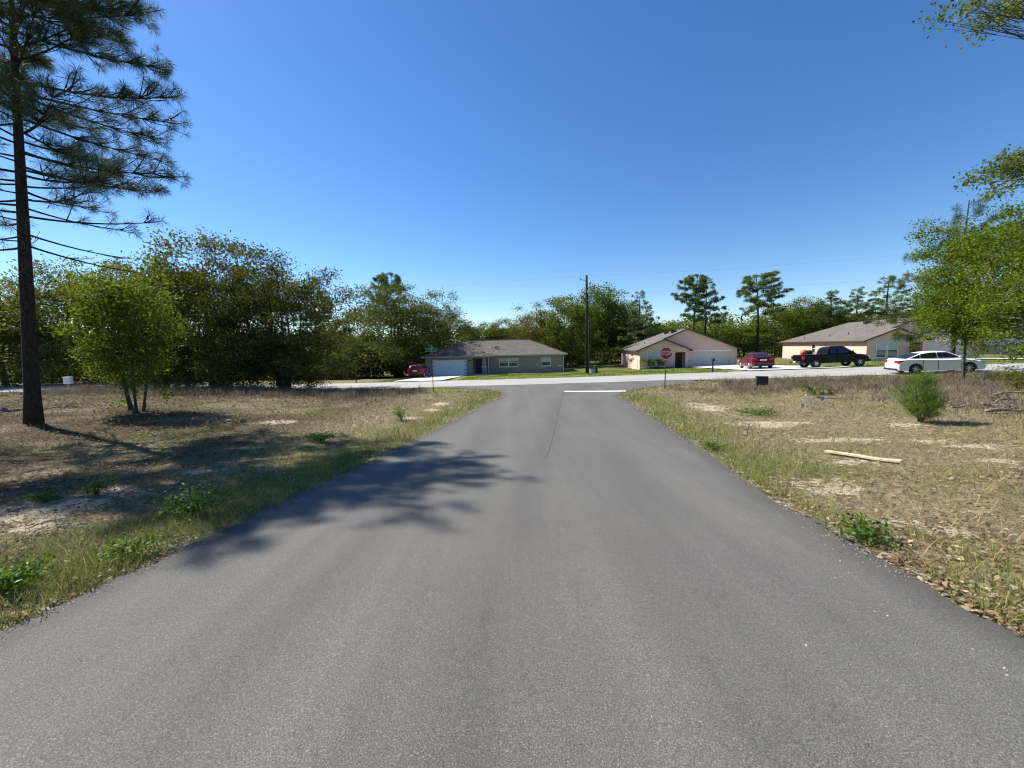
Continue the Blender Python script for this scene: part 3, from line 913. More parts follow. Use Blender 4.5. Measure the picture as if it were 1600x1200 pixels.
def sedan(name, label, paint, seat=0, spoiler=False, bumper_trim=True, rim='rim'):
    root = thing(name, label, 'car')
    hw, wr, ax = .91, .335, (-1.38, 1.44)
    top = [(-2.34, .26), (-2.43, .40), (-2.44, .60), (-2.37, .80), (-2.34, .93), (-2.25, 1.00), (-2.0, 1.025), (-1.6, 1.03), (-1.0, 1.0), (-.3, .965), (.5, .95), (1.1, .95), (1.5, .915), (1.95, .83), (2.25, .72), (2.39, .58), (2.43, .42), (2.34, .22)]
    b = MB(); car_body(b, top, .2, ax, wr, hw)
    prof = [(-2.0, .96), (-1.55, 1.13), (-1.02, 1.37), (-.55, 1.445), (0, 1.46), (.35, 1.435), (.75, 1.26), (1.2, 1.01), (1.34, .90), (0, .90)]
    h = cabin(b, prof, .80, .58, .95, 1.46)
    b.build('body', M[paint], root, True, loc=None).data.polygons.foreach_set('use_smooth', [True] * len(b.f))
    o = root.children[0]
    m = o.modifiers.new('edge', 'EDGE_SPLIT'); m.split_angle = R(42)
    side_glass(root, h, [(-1.62, 1.06), (-1.12, 1.06), (-1.12, 1.30), (-1.22, 1.24)])
    side_glass(root, h, [(-1.07, 1.06), (-.22, 1.04), (-.22, 1.40), (-.55, 1.395), (-1.05, 1.33)])
    side_glass(root, h, [(-.14, 1.04), (1.02, 1.02), (.70, 1.22), (.35, 1.385), (-.14, 1.40)])
    screen_glass(root, 'windshield', h, (1.22, 1.0), (.42, 1.40), -.012 * 1, .86)
    screen_glass(root, 'rear_window', h, (-1.05, 1.355), (-1.86, 1.03), -.014, .86)
    for x in ax:
        for s in (-1, 1): wheel(root, x, s * (hw - .115), wr, .21, rim)
    lamp_pair(root, 'tail_light', 'tail', [(-2.415, .79), (-2.375, .93), (-2.05, .96), (-2.02, .90), (-2.2, .82)], hw * .985, .50)
    lamp_pair(root, 'headlight', 'head', [(2.36, .62), (2.28, .74), (1.95, .82), (1.98, .72), (2.2, .63)], hw * .97, .60)
    MB().box(-2.395, -2.36, -.26, .26, .70, .86).build('number_plate', M['plate'], root)
    MB().box(-2.46, -2.30, -.72, .72, .27, .40).build('bumper_trim', M['black_plastic'], root, bevel=.03)
    MB().box(2.30, 2.425, -.62, .62, .32, .48).build('grille', M['black_plastic'], root, bevel=.03)
    for s in (-1, 1):
        MB().box(.86, 1.02, s * .84 - (.14 if s < 0 else -.0), s * .84 + (.14 if s > 0 else 0), .99, 1.13).build('mirror', M[paint], root, bevel=.03)
    if spoiler: MB().box(-2.32, -2.10, -.66, .66, 1.08, 1.11).box(-2.25, -2.15, -.60, -.55, 1.0, 1.08).box(-2.25, -2.15, .55, .60, 1.0, 1.08).build('spoiler', M[paint], root, bevel=.01)
    shut_lines(root, hw, (-1.0, -.18, 1.02), .3, .95)
    handles(root, hw, (-.85, .02), .86, paint)
    return root

white_car = sedan('sedan', 'white sedan parked along the street behind the small pine', 'car_white')
white_car.scale = (.90, .92, .95)
place(white_car, 1459, 24.7, (math.cos(R(20)), -math.sin(R(20))))
red_car = sedan('sedan', 'dark red sedan parked on the driveway beside the tan house', 'car_red', spoiler=True)
place(red_car, 1181, 36.2, (.30, .95), .07)

def hatch():
    root = thing('hatchback_car', 'red hatchback car with its rear towards the street, by the white garage door', 'car')
    hw, wr, ax = .90, .34, (-1.28, 1.36)
    top = [(-2.02, .30), (-2.12, .42), (-2.13, .62), (-2.08, .82), (-2.03, 1.0), (-1.9, 1.04), (-1.0, 1.02), (0, 1.0), (.9, 1.0), (1.35, .97), (1.8, .88), (2.08, .74), (2.15, .5), (2.08, .25)]
    b = MB(); car_body(b, top, .22, ax, wr, hw)
    prof = [(-2.02, .96), (-1.96, 1.1), (-1.72, 1.44), (-1.5, 1.52), (-.6, 1.575), (0, 1.57), (.3, 1.53), (.75, 1.28), (1.15, 1.04), (1.25, .92), (0, .92)]
    h = cabin(b, prof, .81, .60, .98, 1.57)
    o = b.build('body', M['car_cherry'], root, True)
    o.modifiers.new('edge', 'EDGE_SPLIT').split_angle = R(42)
    side_glass(root, h, [(-1.72, 1.12), (-1.10, 1.10), (-1.10, 1.44), (-1.50, 1.42)])
    side_glass(root, h, [(-1.05, 1.10), (-.22, 1.08), (-.22, 1.48), (-1.05, 1.47)])
    side_glass(root, h, [(-.14, 1.08), (.98, 1.06), (.68, 1.27), (.3, 1.45), (-.14, 1.48)])
    screen_glass(root, 'windshield', h, (1.18, 1.04), (.38, 1.49), -.012, .86)
    screen_glass(root, 'rear_window', h, (-1.74, 1.42), (-1.97, 1.08), -.014, .82)
    for x in ax:
        for s in (-1, 1): wheel(root, x, s * (hw - .115), wr)
    lamp_pair(root, 'tail_light', 'tail', [(-2.14, .86), (-2.07, 1.02), (-1.8, 1.06), (-1.8, .95), (-2.0, .86)], hw * .99, .62)
    lamp_pair(root, 'headlight', 'head', [(2.10, .66), (2.0, .78), (1.7, .86), (1.75, .74)], hw * .96, .6)
    MB().box(-2.13, -2.06, -.26, .26, .74, .88).build('number_plate', M['plate'], root)
    MB().box(-2.15, -2.02, -.76, .76, .28, .44).build('bumper_trim', M['black_plastic'], root, bevel=.03)
    for s in (-1, 1): MB().box(.82, .98, s * .86 - (.14 if s < 0 else 0), s * .86 + (.14 if s > 0 else 0), 1.05, 1.19).build('mirror', M['car_cherry'], root, bevel=.03)
    shut_lines(root, hw, (-1.0, -.18, .98), .32, 1.0)
    handles(root, hw, (-.85, .02), .9, 'car_cherry')
    return root
hc = hatch()
place(hc, 655, 46.5, (.03, 1), .07)

def pickup():
    root = thing('pickup_truck', 'black extended cab pickup truck parked on the far verge in front of a tan house', 'truck')
    hw, wr, ax = .90, .36, (-1.52, 1.72)
    top = [(-2.50, .42), (-2.58, .46), (-2.58, .62), (-2.50, .64), (-2.50, 1.12), (-2.46, 1.14), (-2.42, 1.14), (-2.40, 1.139), (-1.4, 1.139), (-.64, 1.139), (-.62, 1.14), (-.56, 1.12), (0, 1.09), (.9, 1.07), (1.25, 1.06), (1.8, 1.03), (2.3, .95), (2.48, .84), (2.52, .62), (2.50, .40)]
    b = MB(); car_body(b, top, .38, ax, wr, hw, bed=(-2.41, -.63, .66))
    prof = [(-.60, 1.04), (-.52, 1.50), (-.42, 1.68), (-.2, 1.735), (.5, 1.74), (.72, 1.70), (1.05, 1.45), (1.45, 1.13), (1.55, 1.0), (0, 1.0)]
    h = cabin(b, prof, .82, .63, 1.05, 1.74)
    o = b.build('body', M['car_black'], root, True)
    o.modifiers.new('edge', 'EDGE_SPLIT').split_angle = R(38)
    side_glass(root, h, [(-.42, 1.16), (.05, 1.15), (.05, 1.62), (-.34, 1.61)])
    side_glass(root, h, [(.13, 1.15), (1.30, 1.14), (1.0, 1.40), (.70, 1.62), (.13, 1.63)])
    screen_glass(root, 'windshield', h, (1.46, 1.14), (.76, 1.66), -.012, .86)
    screen_glass(root, 'rear_window', h, (-.44, 1.62), (-.56, 1.18), -.014, .8)
    for x in ax:
        for s in (-1, 1): wheel(root, x, s * (hw - .10), wr, .23, 'rim', .55)
    lamp_pair(root, 'tail_light', 'tail', [(-2.52, .78), (-2.52, 1.06), (-2.36, 1.06), (-2.36, .78)], hw * .995, .80)
    lamp_pair(root, 'headlight', 'head', [(2.50, .70), (2.44, .86), (2.2, .90), (2.22, .74)], hw * .95, .62)
    MB().box(-2.72, -2.56, -.80, .80, .46, .60).build('rear_bumper', M['black_plastic'], root, bevel=.03)
    MB().box(-2.735, -2.70, -.18, .18, .50, .62).build('number_plate', M['plate'], root)
    MB().box(2.46, 2.60, -.78, .78, .40, .56).build('front_bumper', M['black_plastic'], root, bevel=.03)
    MB().box(-2.40, -.70, -.80, -.76, 1.145, 1.165).box(-2.40, -.70, .76, .80, 1.145, 1.165).build('bed_rail', M['chrome'], root)
    for s in (-1, 1): MB().box(1.02, 1.18, s * .86 - (.2 if s < 0 else 0), s * .86 + (.2 if s > 0 else 0), 1.12, 1.32).build('mirror', M['car_black'], root, bevel=.03)
    shut_lines(root, hw, (-.45, .09, 1.28), .45, 1.05)
    handles(root, hw, (.25,), .98, 'car_black')
    return root
truck = pickup()
place(truck, 1297, 32.6, (math.cos(R(9)), -math.sin(R(9))), .02)
# power tool standing in the truck bed
mt = truck.rotation_euler.to_matrix()
tb = truck.location + mt @ Vector((-1.72, .1, .67))
er = thing('engine_blower', 'orange red engine machine standing in the bed of the black pickup', 'machine', tb, truck.rotation_euler.z)
hb = MB().tube([(-.22, 0, .42), (-.22, 0, .50), (-.22, 0, .72), (-.22, 0, .84), (-.22, 0, .90)], [.16, .25, .27, .2, .06], 14)
hb.build('tank', M['orange'], er, True)
MB().tube([(.16, 0, .38), (.16, 0, .46), (.16, 0, .74), (.16, 0, .85)], [.14, .24, .24, .12], 12).build('engine', M['black_plastic'], er, True)
MB().box(-.45, .42, -.24, .24, .30, .38).tube([(-.38, -.2, .3), (-.38, -.2, 0)], .03).tube([(.36, -.2, .3), (.36, -.2, 0)], .03).tube([(-.38, .2, .3), (-.38, .2, 0)], .03).tube([(.36, .2, .3), (.36, .2, 0)], .03).build('stand', M['black'], er)
MB().tube([(.3, .2, .4), (.5, .2, .6), (.62, .2, .62)], .03).tube([(.3, -.2, .4), (.5, -.2, .6), (.62, -.2, .62)], .03).build('handle', M['black'], er)

# ------------------------------------------------------------------ street furniture
def octagon(r_): return [(r_ * math.cos(math.pi / 8 + k * math.pi / 4) / math.cos(math.pi / 8), r_ * math.sin(math.pi / 8 + k * math.pi / 4) / math.cos(math.pi / 8)) for k in range(8)]
def text_mesh(name, s, size, mat, parent, loc, rot, depth=.002):
    cu = bpy.data.curves.new(name, 'FONT')
    cu.body = s; cu.size = size; cu.align_x = 'CENTER'; cu.align_y = 'CENTER'; cu.extrude = depth
    t_ = bpy.data.objects.new(name, cu)
    COL.objects.link(t_)
    bpy.context.view_layer.update()
    me_ = bpy.data.meshes.new_from_object(t_.evaluated_get(bpy.context.evaluated_depsgraph_get()))
    bpy.data.objects.remove(t_)
    me_.materials.clear(); me_.materials.append(mat)
    o = link(name, me_, parent, loc)
    o.rotation_euler = rot
    return o
sx, sy = XU(1040.5, 23.5), 23.5
ss = thing('stop_sign', 'red octagonal stop sign on a dark post at the corner of the side road', 'traffic sign', (sx, sy, gz(sx, sy)), R(-7))
ztop = P(1042, 552, 23.5).z - gz(sx, sy)
MB().tube([(-.04, .03, -.3), (.03, .03, ztop + .3)], .032, 8).build('post', M['post_dark'], ss)
MB().prism([(x, z + ztop) for x, z in octagon(.37)], 0, -.004, 'y').build('border', M['sign_white'], ss)
MB().prism([(x, z + ztop) for x, z in octagon(.344)], -.0045, -.008, 'y').build('face', M['sign_red'], ss)
lt = text_mesh('lettering', 'STOP', .33, M['sign_white'], ss, (0, -.011, ztop), (R(90), 0, 0))
lt.scale = (.84, 1.18, 1)
for z in (.22, -.22): MB().tube([(0, -.014, ztop + z * 1.3), (0, .02, ztop + z * 1.3)], .012, 6).build('bolt', M['galv'], ss)

nx0, ny0 = XU(674.5, 26.6), 26.6
ns = thing('street_name_sign', 'green street name blades on a thin post left of the junction', 'street sign', (nx0, ny0, gz(nx0, ny0)), R(4))
zt = P(673, 549, 26.6).z - gz(nx0, ny0)
MB().tube([(.03, 0, -.3), (0, 0, zt - .02)], .026, 8).build('post', M['post_dark'], ns)
MB().box(-.42, .42, -.006, .006, zt + .0, zt + .23).build('name_blade', M['sign_green'], ns)
MB().box(-.40, .40, -.0075, .0075, zt + .012, zt + .022).box(-.40, .40, -.0075, .0075, zt + .208, zt + .218).build('blade_border', M['sign_white'], ns)
MB().box(-.006, .006, -.36, .36, zt + .25, zt + .46).build('name_blade', M['sign_green'], ns)
MB().tube([(0, 0, zt - .06), (0, 0, zt + .26)], .03, 8).build('bracket', M['galv'], ns)

def mailbox(u, y, label, h=1.05, rz=0.0, post='post_dark'):
    x = XU(u, y)
    r_ = thing('mailbox', label, 'mailbox', (x, y, gz(x, y)), rz)
    MB().box(-.05, .05, -.05, .05, -.3, h).box(-.05, .05, -.28, .22, h, h + .03).build('post', M[post], r_)
    prof = [(-.10, h + .035), (.10, h + .035)] + [(.10 * math.cos(math.pi * k / 8), h + .15 + .10 * math.sin(math.pi * k / 8)) for k in range(9)]
    MB().prism(prof, -.30, .24, 'y').build('box', M['black'], r_)
    MB().box(.105, .115, .0, .05, h + .12, h + .30).build('flag', M['tail'], r_)
    return r_
mailbox(554.5, 38.0, 'black mailbox on a post across the street, left of the red hatchback', 1.02, R(10))
mailbox(1114, 33.6, 'black mailbox on a post at the edge of the lawn before the tan garage', 1.0, R(-15))

px_, py_ = XU(917.5, 44.0), 44.0
pl = thing('utility_pole', 'tall dark wooden utility pole standing on the lawn between two houses', 'utility pole', (px_, py_, gz(px_, py_)))
ph = P(916, 430, 44.0).z - gz(px_, py_)
MB().tube([(0, 0, -.5), (-.02, 0, ph * .5), (-.05, 0, ph)], [.20, .17, .12], 12).build('shaft', M['pole'], pl, True)
MB().tube([(-.05, 0, ph - .65), (-.45, -.05, ph - .55), (-.8, -.1, ph - .42)], .035, 6).build('bracket', M['galv'], pl)
MB().tube([(-.8, -.1, ph - .62), (-.8, -.1, ph - .50), (-.8, -.1, ph - .40), (-.8, -.1, ph - .28)], [.04, .08, .05, .08], 8).build('insulator', M['galv'], pl)
tr_ = MB().tube([(.36, -.1, ph - 2.9), (.36, -.1, ph - 2.86), (.36, -.1, ph - 2.35), (.36, -.1, ph - 2.3)], [.12, .19, .19, .10], 14)
tr_.build('transformer', M['galv'], pl, True)
MB().box(.05, .22, -.13, -.07, ph - 2.8, ph - 2.72).box(.05, .22, -.13, -.07, ph - 2.5, ph - 2.42).tube([(.36, -.1, ph - 2.3), (.36, -.1, ph - 2.05)], .035, 6).tube([(.5, -.1, ph - 2.28), (.55, -.1, ph - 2.1)], .03, 6).build('fitting', M['galv'], pl)
MB().box(.13, .19, -.06, .02, .0, ph * .55).build('conduit', M['galv'], pl)
MB().box(-.02, .10, -.26, -.13, ph - 1.95, ph - 1.7).build('insulator', M['util_tan'], pl)
def wire(label, hz, a, b, sagv):
    p0 = Vector((px_ - .05, py_, gz(px_, py_) + hz))
    pts = []
    for q, s in ((a, 1), (b, 1)):
        seg = []
        for k in range(25):
            t = k / 24
            p_ = p0.lerp(q, t); p_.z -= sagv * 4 * t * (1 - t)
            seg.append(p_)
        pts.append(seg)
    line = pts[0][::-1] + pts[1][1:]
    o = MB().tube(line, .0055, 4).build('power_line', M['wire'])
    tag(o, label, 'cable')
wl, wr_ = XU(150, 50), XU(1560, 33)
wire('upper overhead wire running from the top of the utility pole', ph - .05, Vector((wl - 10, 50, 8.6)), Vector((wr_ + 6, 33, 9.9)), .5)
wire('lower overhead wire slung below the top of the utility pole', ph - 2.0, Vector((wl - 10, 50, 6.0)), Vector((wr_ + 6, 33, 7.6)), .45)

ub = thing('utility_pedestal', 'low grey and green utility box at the foot of the utility pole', 'utility box', (XU(925.5, 43.6), 43.6, gz(XU(925.5, 43.6), 43.6)))
MB().box(-.28, .28, -.25, .25, -.1, .55).build('cabinet', M['util_tan'], ub, bevel=.03)
MB().box(-.32, .32, -.29, .29, .55, .62).build('lid', M['util_green'], ub, bevel=.02)
ub2 = thing('utility_pedestal', 'taller dark green utility post beside the grey box near the utility pole', 'utility box', (XU(931.5, 44.0), 44.0, gz(XU(931.5, 44.0), 44.0)))
MB().box(-.16, .16, -.16, .16, -.1, .78).build('cabinet', M['util_green'], ub2, bevel=.03)
MB().box(-.19, .19, -.19, .19, .78, .95).build('cap', M['util_green'], ub2, bevel=.05)

sb_x = XU(102, 36.0)
sbx = thing('marker_box', 'white square box on a thin post by the street, left of the leafy young tree', 'utility box', (sb_x, 36.0, gz(sb_x, 36.0)))
hb_ = P(102, 595, 36).z - gz(sb_x, 36)
MB().tube([(0, 0, -.2), (0, 0, hb_ - .2)], .04).build('post', M['wood_pale'], sbx)
MB().box(-.32, .32, -.16, .16, hb_ - .30, hb_ + .30).build('cabinet', M['white_wall'], sbx, bevel=.04)
MB().box(-.35, .35, -.19, .19, hb_ + .30, hb_ + .36).build('lid', M['white_wall'], sbx, bevel=.02)

# small black panel sign facing away, in the right-hand field
p = P(1190, 606, 21.0)
bs = thing('black_box', 'small black boxy panel standing in the dry brush right of the stop sign', 'box', (p.x, 21.0, gz(p.x, 21.0)), R(-20))
MB().box(-.27, .27, -.16, .16, .16, .60).build('panel', M['black_plastic'], bs, bevel=.02)
MB().box(-.29, .29, -.18, .18, .60, .64).build('lid', M['black_plastic'], bs, bevel=.01)
MB().tube([(-.2, 0, -.2), (-.2, 0, .17)], .02).build('leg', M['black'], bs)
MB().tube([(.2, 0, -.2), (.2, 0, .17)], .02).build('leg', M['black'], bs)

# leaning stake, flags, boards
p = G(1273, 640)
a = P(1259, 617, p.y); 
st = MB().tube([(0, 0, -.15), (a.x - p.x, 0, a.z - gz(p.x, p.y))], .028, 6).build('stake', M['white_wall'], None, loc=(p.x, p.y, gz(p.x, p.y)))
tag(st, 'thin white stake leaning to the left in the right-hand field', 'stake')
for u, v, mt_, lab, hh in ((1251, 645, 'flag_cyan', 'pale blue wire flag in the grass left of the leaning stake', .30), (1282, 637, 'flag_blue', 'bright blue wire flag in the grass right of the leaning stake', .36)):
    p = G(u, v)
    fl = thing('marking_flag', lab, 'flag', (p.x, p.y, gz(p.x, p.y)), .3)
    MB().tube([(0, 0, -.1), (.02, 0, hh)], .005, 5).build('wire', M['galv'], fl)
    MB().add([(.02, 0, hh), (.02, 0, hh - .13), (.13, .02, hh - .15), (.14, -.01, hh - .03), (.02, .004, hh), (.02, .004, hh - .13), (.13, .024, hh - .15), (.14, -.006, hh - .03)], [(0, 1, 2, 3), (7, 6, 5, 4), (0, 4, 5, 1), (1, 5, 6, 2), (2, 6, 7, 3), (3, 7, 4, 0)]).build('flag_sheet', M[mt_], fl)
pa, pb = G(1290, 709.5), G(1409, 728)
rnd = random.Random(4)
bd = MB()
n = 14
for k in range(n):
    pass
d_ = (pb - pa); L_ = d_.length; t_ = d_.normalized(); s_ = Vector((-t_.y, t_.x, 0))
vs = []
for k in range(n + 1):
    c = pa + d_ * (k / n)
    c.z = gz(c.x, c.y) + .035
    for o_ in ((-.05, 0), (.05, 0), (.05, .03), (-.05, .03)):
        vs.append(c + s_ * o_[0] + Vector((0, 0, o_[1])))
fs = [(0, 3, 2, 1), tuple(n * 4 + i for i in (0, 1, 2, 3))]
for k in range(n):
    for i in range(4):
        i2 = (i + 1) % 4
        fs.append((k * 4 + i, k * 4 + i2, (k + 1) * 4 + i2, (k + 1) * 4 + i))
bd.add(vs, fs)
tag(bd.build('wooden_board', M['wood_pale'], None), 'long pale wooden board lying on the dry grass at right', 'board')

# far right: white building and dark fence seen under the trees
p = P(1545, 545, 72)
wb = thing('outbuilding', 'white building glimpsed under the tree branches at far right', 'building', (p.x - 4.5, 72, gz(p.x, 72) - .2), R(-12))
MB().box(0, 10, 0, 5, -.5, 3.0).build('wall', M['white_wall'], wb)
MB().prism([(-.4, 3.0), (10.4, 3.0), (9.6, 3.9), (.4, 3.9)], -.4, 5.4, 'y').build('roof', M['galv'], wb)
window(wb, 2.2, 3.4, 1.0, 2.2, 0); window(wb, 6.2, 7.4, 1.0, 2.2, 0)
fa, fb = P(1520, 545, 60), P(1680, 545, 46)
fr = thing('screen_fence', 'dark privacy fence behind the right-hand tree', 'fence', (fa.x, fa.y, gz(fa.x, fa.y)), math.atan2(fb.y - fa.y, fb.x - fa.x))
Lf = math.hypot(fb.x - fa.x, fb.y - fa.y); dzf = gz(fb.x, fb.y) - gz(fa.x, fa.y)
nf = int(Lf / 2.4)
for k in range(nf):
    x0, x1 = Lf * k / nf, Lf * (k + 1) / nf
    z0_, z1_ = dzf * k / nf, dzf * (k + 1) / nf
    MB().add([(x0 + .05, -.02, z0_ - .1), (x1 - .05, -.02, z1_ - .1), (x1 - .05, -.02, z1_ + 1.45), (x0 + .05, -.02, z0_ + 1.45), (x0 + .05, .02, z0_ - .1), (x1 - .05, .02, z1_ - .1), (x1 - .05, .02, z1_ + 1.45), (x0 + .05, .02, z0_ + 1.45)],
             [(0, 1, 2, 3), (7, 6, 5, 4), (0, 4, 5, 1), (1, 5, 6, 2), (2, 6, 7, 3), (3, 7, 4, 0)]).build('fence_panel', M['fence'], fr)
    MB().tube([(x0, 0, z0_ - .3), (x0, 0, z0_ + 1.5)], .04).build('post', M['galv'], fr)
# ------------------------------------------------------------------ foliage builders
def unit(rs, n):
    v = rs.normal(size=(n, 3))
    return v / np.linalg.norm(v, axis=1, keepdims=True)
def leaf_quads(rs, cen, size, aspect=.55, up=.35):
    n = len(cen)
    nrm = unit(rs, n) + np.array([0, 0, up]); nrm /= np.linalg.norm(nrm, axis=1, keepdims=True)
    t = np.cross(nrm, unit(rs, n)); t /= np.linalg.norm(t, axis=1, keepdims=True) + 1e-9
    b = np.cross(nrm, t)
    L = (size * rs.uniform(.65, 1.35, n))[:, None] * .5
    fold = nrm * L * .18
    v = np.stack([cen - t * L, cen + b * L * aspect + fold, cen + t * L, cen - b * L * aspect + fold], 1).reshape(-1, 3)
    f = np.arange(4 * n).reshape(n, 4)
    return v, f
def bez(a, b, c, n):
    a, b, c = Vector(a), Vector(b), Vector(c)
    return [a * (1 - t) ** 2 + b * 2 * t * (1 - t) + c * t * t for t in [k / n for k in range(n + 1)]]

def broadleaf(seed, H, Rx, zlow, fork, nclump, nleaf, leaf, spread, tr, mat, stems=1, limbs=8, skirt=0.0, lean=0.0, extra=None, clip=None, bark='bark_oak', lob=.3, flat=.6, twig=.02):
    """a trunk that forks into limbs and branches, each ending in a clump of leaves: (trunk mesh, crown mesh)"""
    rs = np.random.RandomState(seed); rnd = random.Random(seed)
    ph = rs.uniform(0, 6.28, 6)
    zc, hz = (H + zlow) / 2, (H - zlow) / 2
    cl = []
    while len(cl) < nclump:
        d = unit(rs, 1)[0]
        az = math.atan2(d[1], d[0])
        lobe = 1 + lob * (.5 * math.sin(3 * az + ph[0]) * math.cos(2.2 * d[2] + ph[1]) + .5 * math.sin(5 * az + ph[2] + 3 * d[2]) + .35 * math.sin(8 * az + ph[3] + 6 * d[2]))
        r_ = rs.uniform(.25, 1) ** .55 * lobe
        p = np.array([d[0] * Rx * r_ + lean * hz, d[1] * Rx * r_, zc + d[2] * hz * r_ * (1 if d[2] > 0 else .9)])
        if skirt and d[2] < 0 and abs(d[2]) < .9: p[2] -= skirt * (math.hypot(p[0], p[1]) / Rx) ** 2 * rs.uniform(.3, 1)
        if p[2] < .35: continue
        if p[2] > H: p[2] = H - rs.uniform(0, .3)
        if clip and not clip(p): continue
        cl.append(p)
    if extra: cl += [np.array(e) for e in extra]
    cl = np.array(cl)
    tb = MB()
    nodes = []
    for s in range(stems):
        a0 = rnd.uniform(0, 6.28)
        base = Vector((math.cos(a0) * .22 * (stems > 1), math.sin(a0) * .22 * (stems > 1), -.3))
        fk = Vector((base.x * 3 + rnd.uniform(-.3, .3) * H * .05, base.y * 3 + rnd.uniform(-.3, .3) * H * .05, fork * rnd.uniform(.85, 1.1)))
        q = tr * (1 if s == 0 else .7)
        pts = bez(base, (base + fk) / 2 + Vector((rnd.uniform(-.1, .1), rnd.uniform(-.1, .1), 0)), fk, 6)
        tb.tube(pts, [q * (1.45 if k == 0 else 1.12 if k == 1 else 1 - .05 * k) for k in range(7)], 8)
        for k in range(limbs // stems + (limbs % stems > s)):
            az = 2 * math.pi * (k + rnd.uniform(-.3, .3)) / max(1, limbs // stems) + a0
            rr = rnd.uniform(.35, .75) * Rx if k else .1 * Rx
            e = Vector((math.cos(az) * rr + lean * hz * .7, math.sin(az) * rr, zlow + (H - zlow) * (rnd.uniform(.42, .85) if k else .9)))
            md = fk.lerp(e, .5) + Vector((rnd.uniform(-.12, .12) * Rx, rnd.uniform(-.12, .12) * Rx, -.06 * H))
            pts = bez(fk, md, e, 8)
            tb.tube(pts, [q * (.62 - .062 * j) for j in range(9)], 6)
            nodes += [(p_, q * (.62 - .062 * j)) for j, p_ in enumerate(pts) if j > 1]
    npos = np.array([n_[0] for n_ in nodes])
    for p in cl:
        dist = np.linalg.norm(npos - p, axis=1) + np.maximum(0, npos[:, 2] - p[2]) * .6
        k = int(dist.argmin())
        a = nodes[k][0]
        c = Vector(p)
        md = a.lerp(c, .5) + Vector((rnd.uniform(-.1, .1), rnd.uniform(-.1, .1), rnd.uniform(-.05, .12))) * (c - a).length
        r0 = min(nodes[k][1] * .6, twig * 2.6)
        tb.tube(bez(a, md, c, 4), [r0, r0 * .8, r0 * .62, r0 * .45, r0 * .22], 4, False)
        for _ in range(2):
            e2 = c + Vector((rnd.uniform(-1, 1), rnd.uniform(-1, 1), rnd.uniform(-.4, .7))) * spread * .9
            tb.tube([a.lerp(c, .75), (a.lerp(c, .8) + e2) / 2, e2], [r0 * .35, r0 * .25, r0 * .1], 3, False)
    trunk = tb.mesh('trunk', M[bark], True)
    rep = rs.poisson(nleaf, len(cl))
    cc = np.repeat(cl, rep, axis=0)
    off = rs.normal(size=(len(cc), 3)) * np.array([spread, spread, spread * flat]) * .62
    cen = cc + off
    v, f = leaf_quads(rs, cen, leaf)
    ct = np.repeat(rs.uniform(-.18, .18, len(cl)), rep)
    tint = np.clip(rs.beta(2.2, 2.2, len(cc)) + ct, 0, 1)
    crown = np_mesh('crown', v, f, M[mat], np.repeat(tint, 4))
    return trunk, crown

def needles(rs, cen, axis, n, length, width, spread=1.1):
    """bursts of needles round the twig tips"""
    m = len(cen)
    c = np.repeat(cen, n, axis=0); a = np.repeat(axis, n, axis=0)
    d = a * rs.uniform(.0, 1.0, (m * n, 1)) + unit(rs, m * n) * spread * .8
    d[:, 2] -= .12
    d /= np.linalg.norm(d, axis=1, keepdims=True) + 1e-9
    L = (length * rs.uniform(.7, 1.15, m * n))[:, None]
    side = np.cross(d, unit(rs, m * n)); side /= np.linalg.norm(side, axis=1, keepdims=True) + 1e-9
    c = c - a * rs.uniform(0, .35, (m * n, 1)) * length
    mid = c + d * L * .55
    tip = c + d * L + np.array([0, 0, -.10]) * L
    wv = side * width / 2
    v = np.stack([c - wv * .6, mid - wv, tip, mid + wv, c + wv * .6], 1)
    v = np.stack([v[:, 0], v[:, 1], v[:, 2], v[:, 3]], 1).reshape(-1, 3)
    f = np.arange(4 * m * n).reshape(-1, 4)
    return v, f
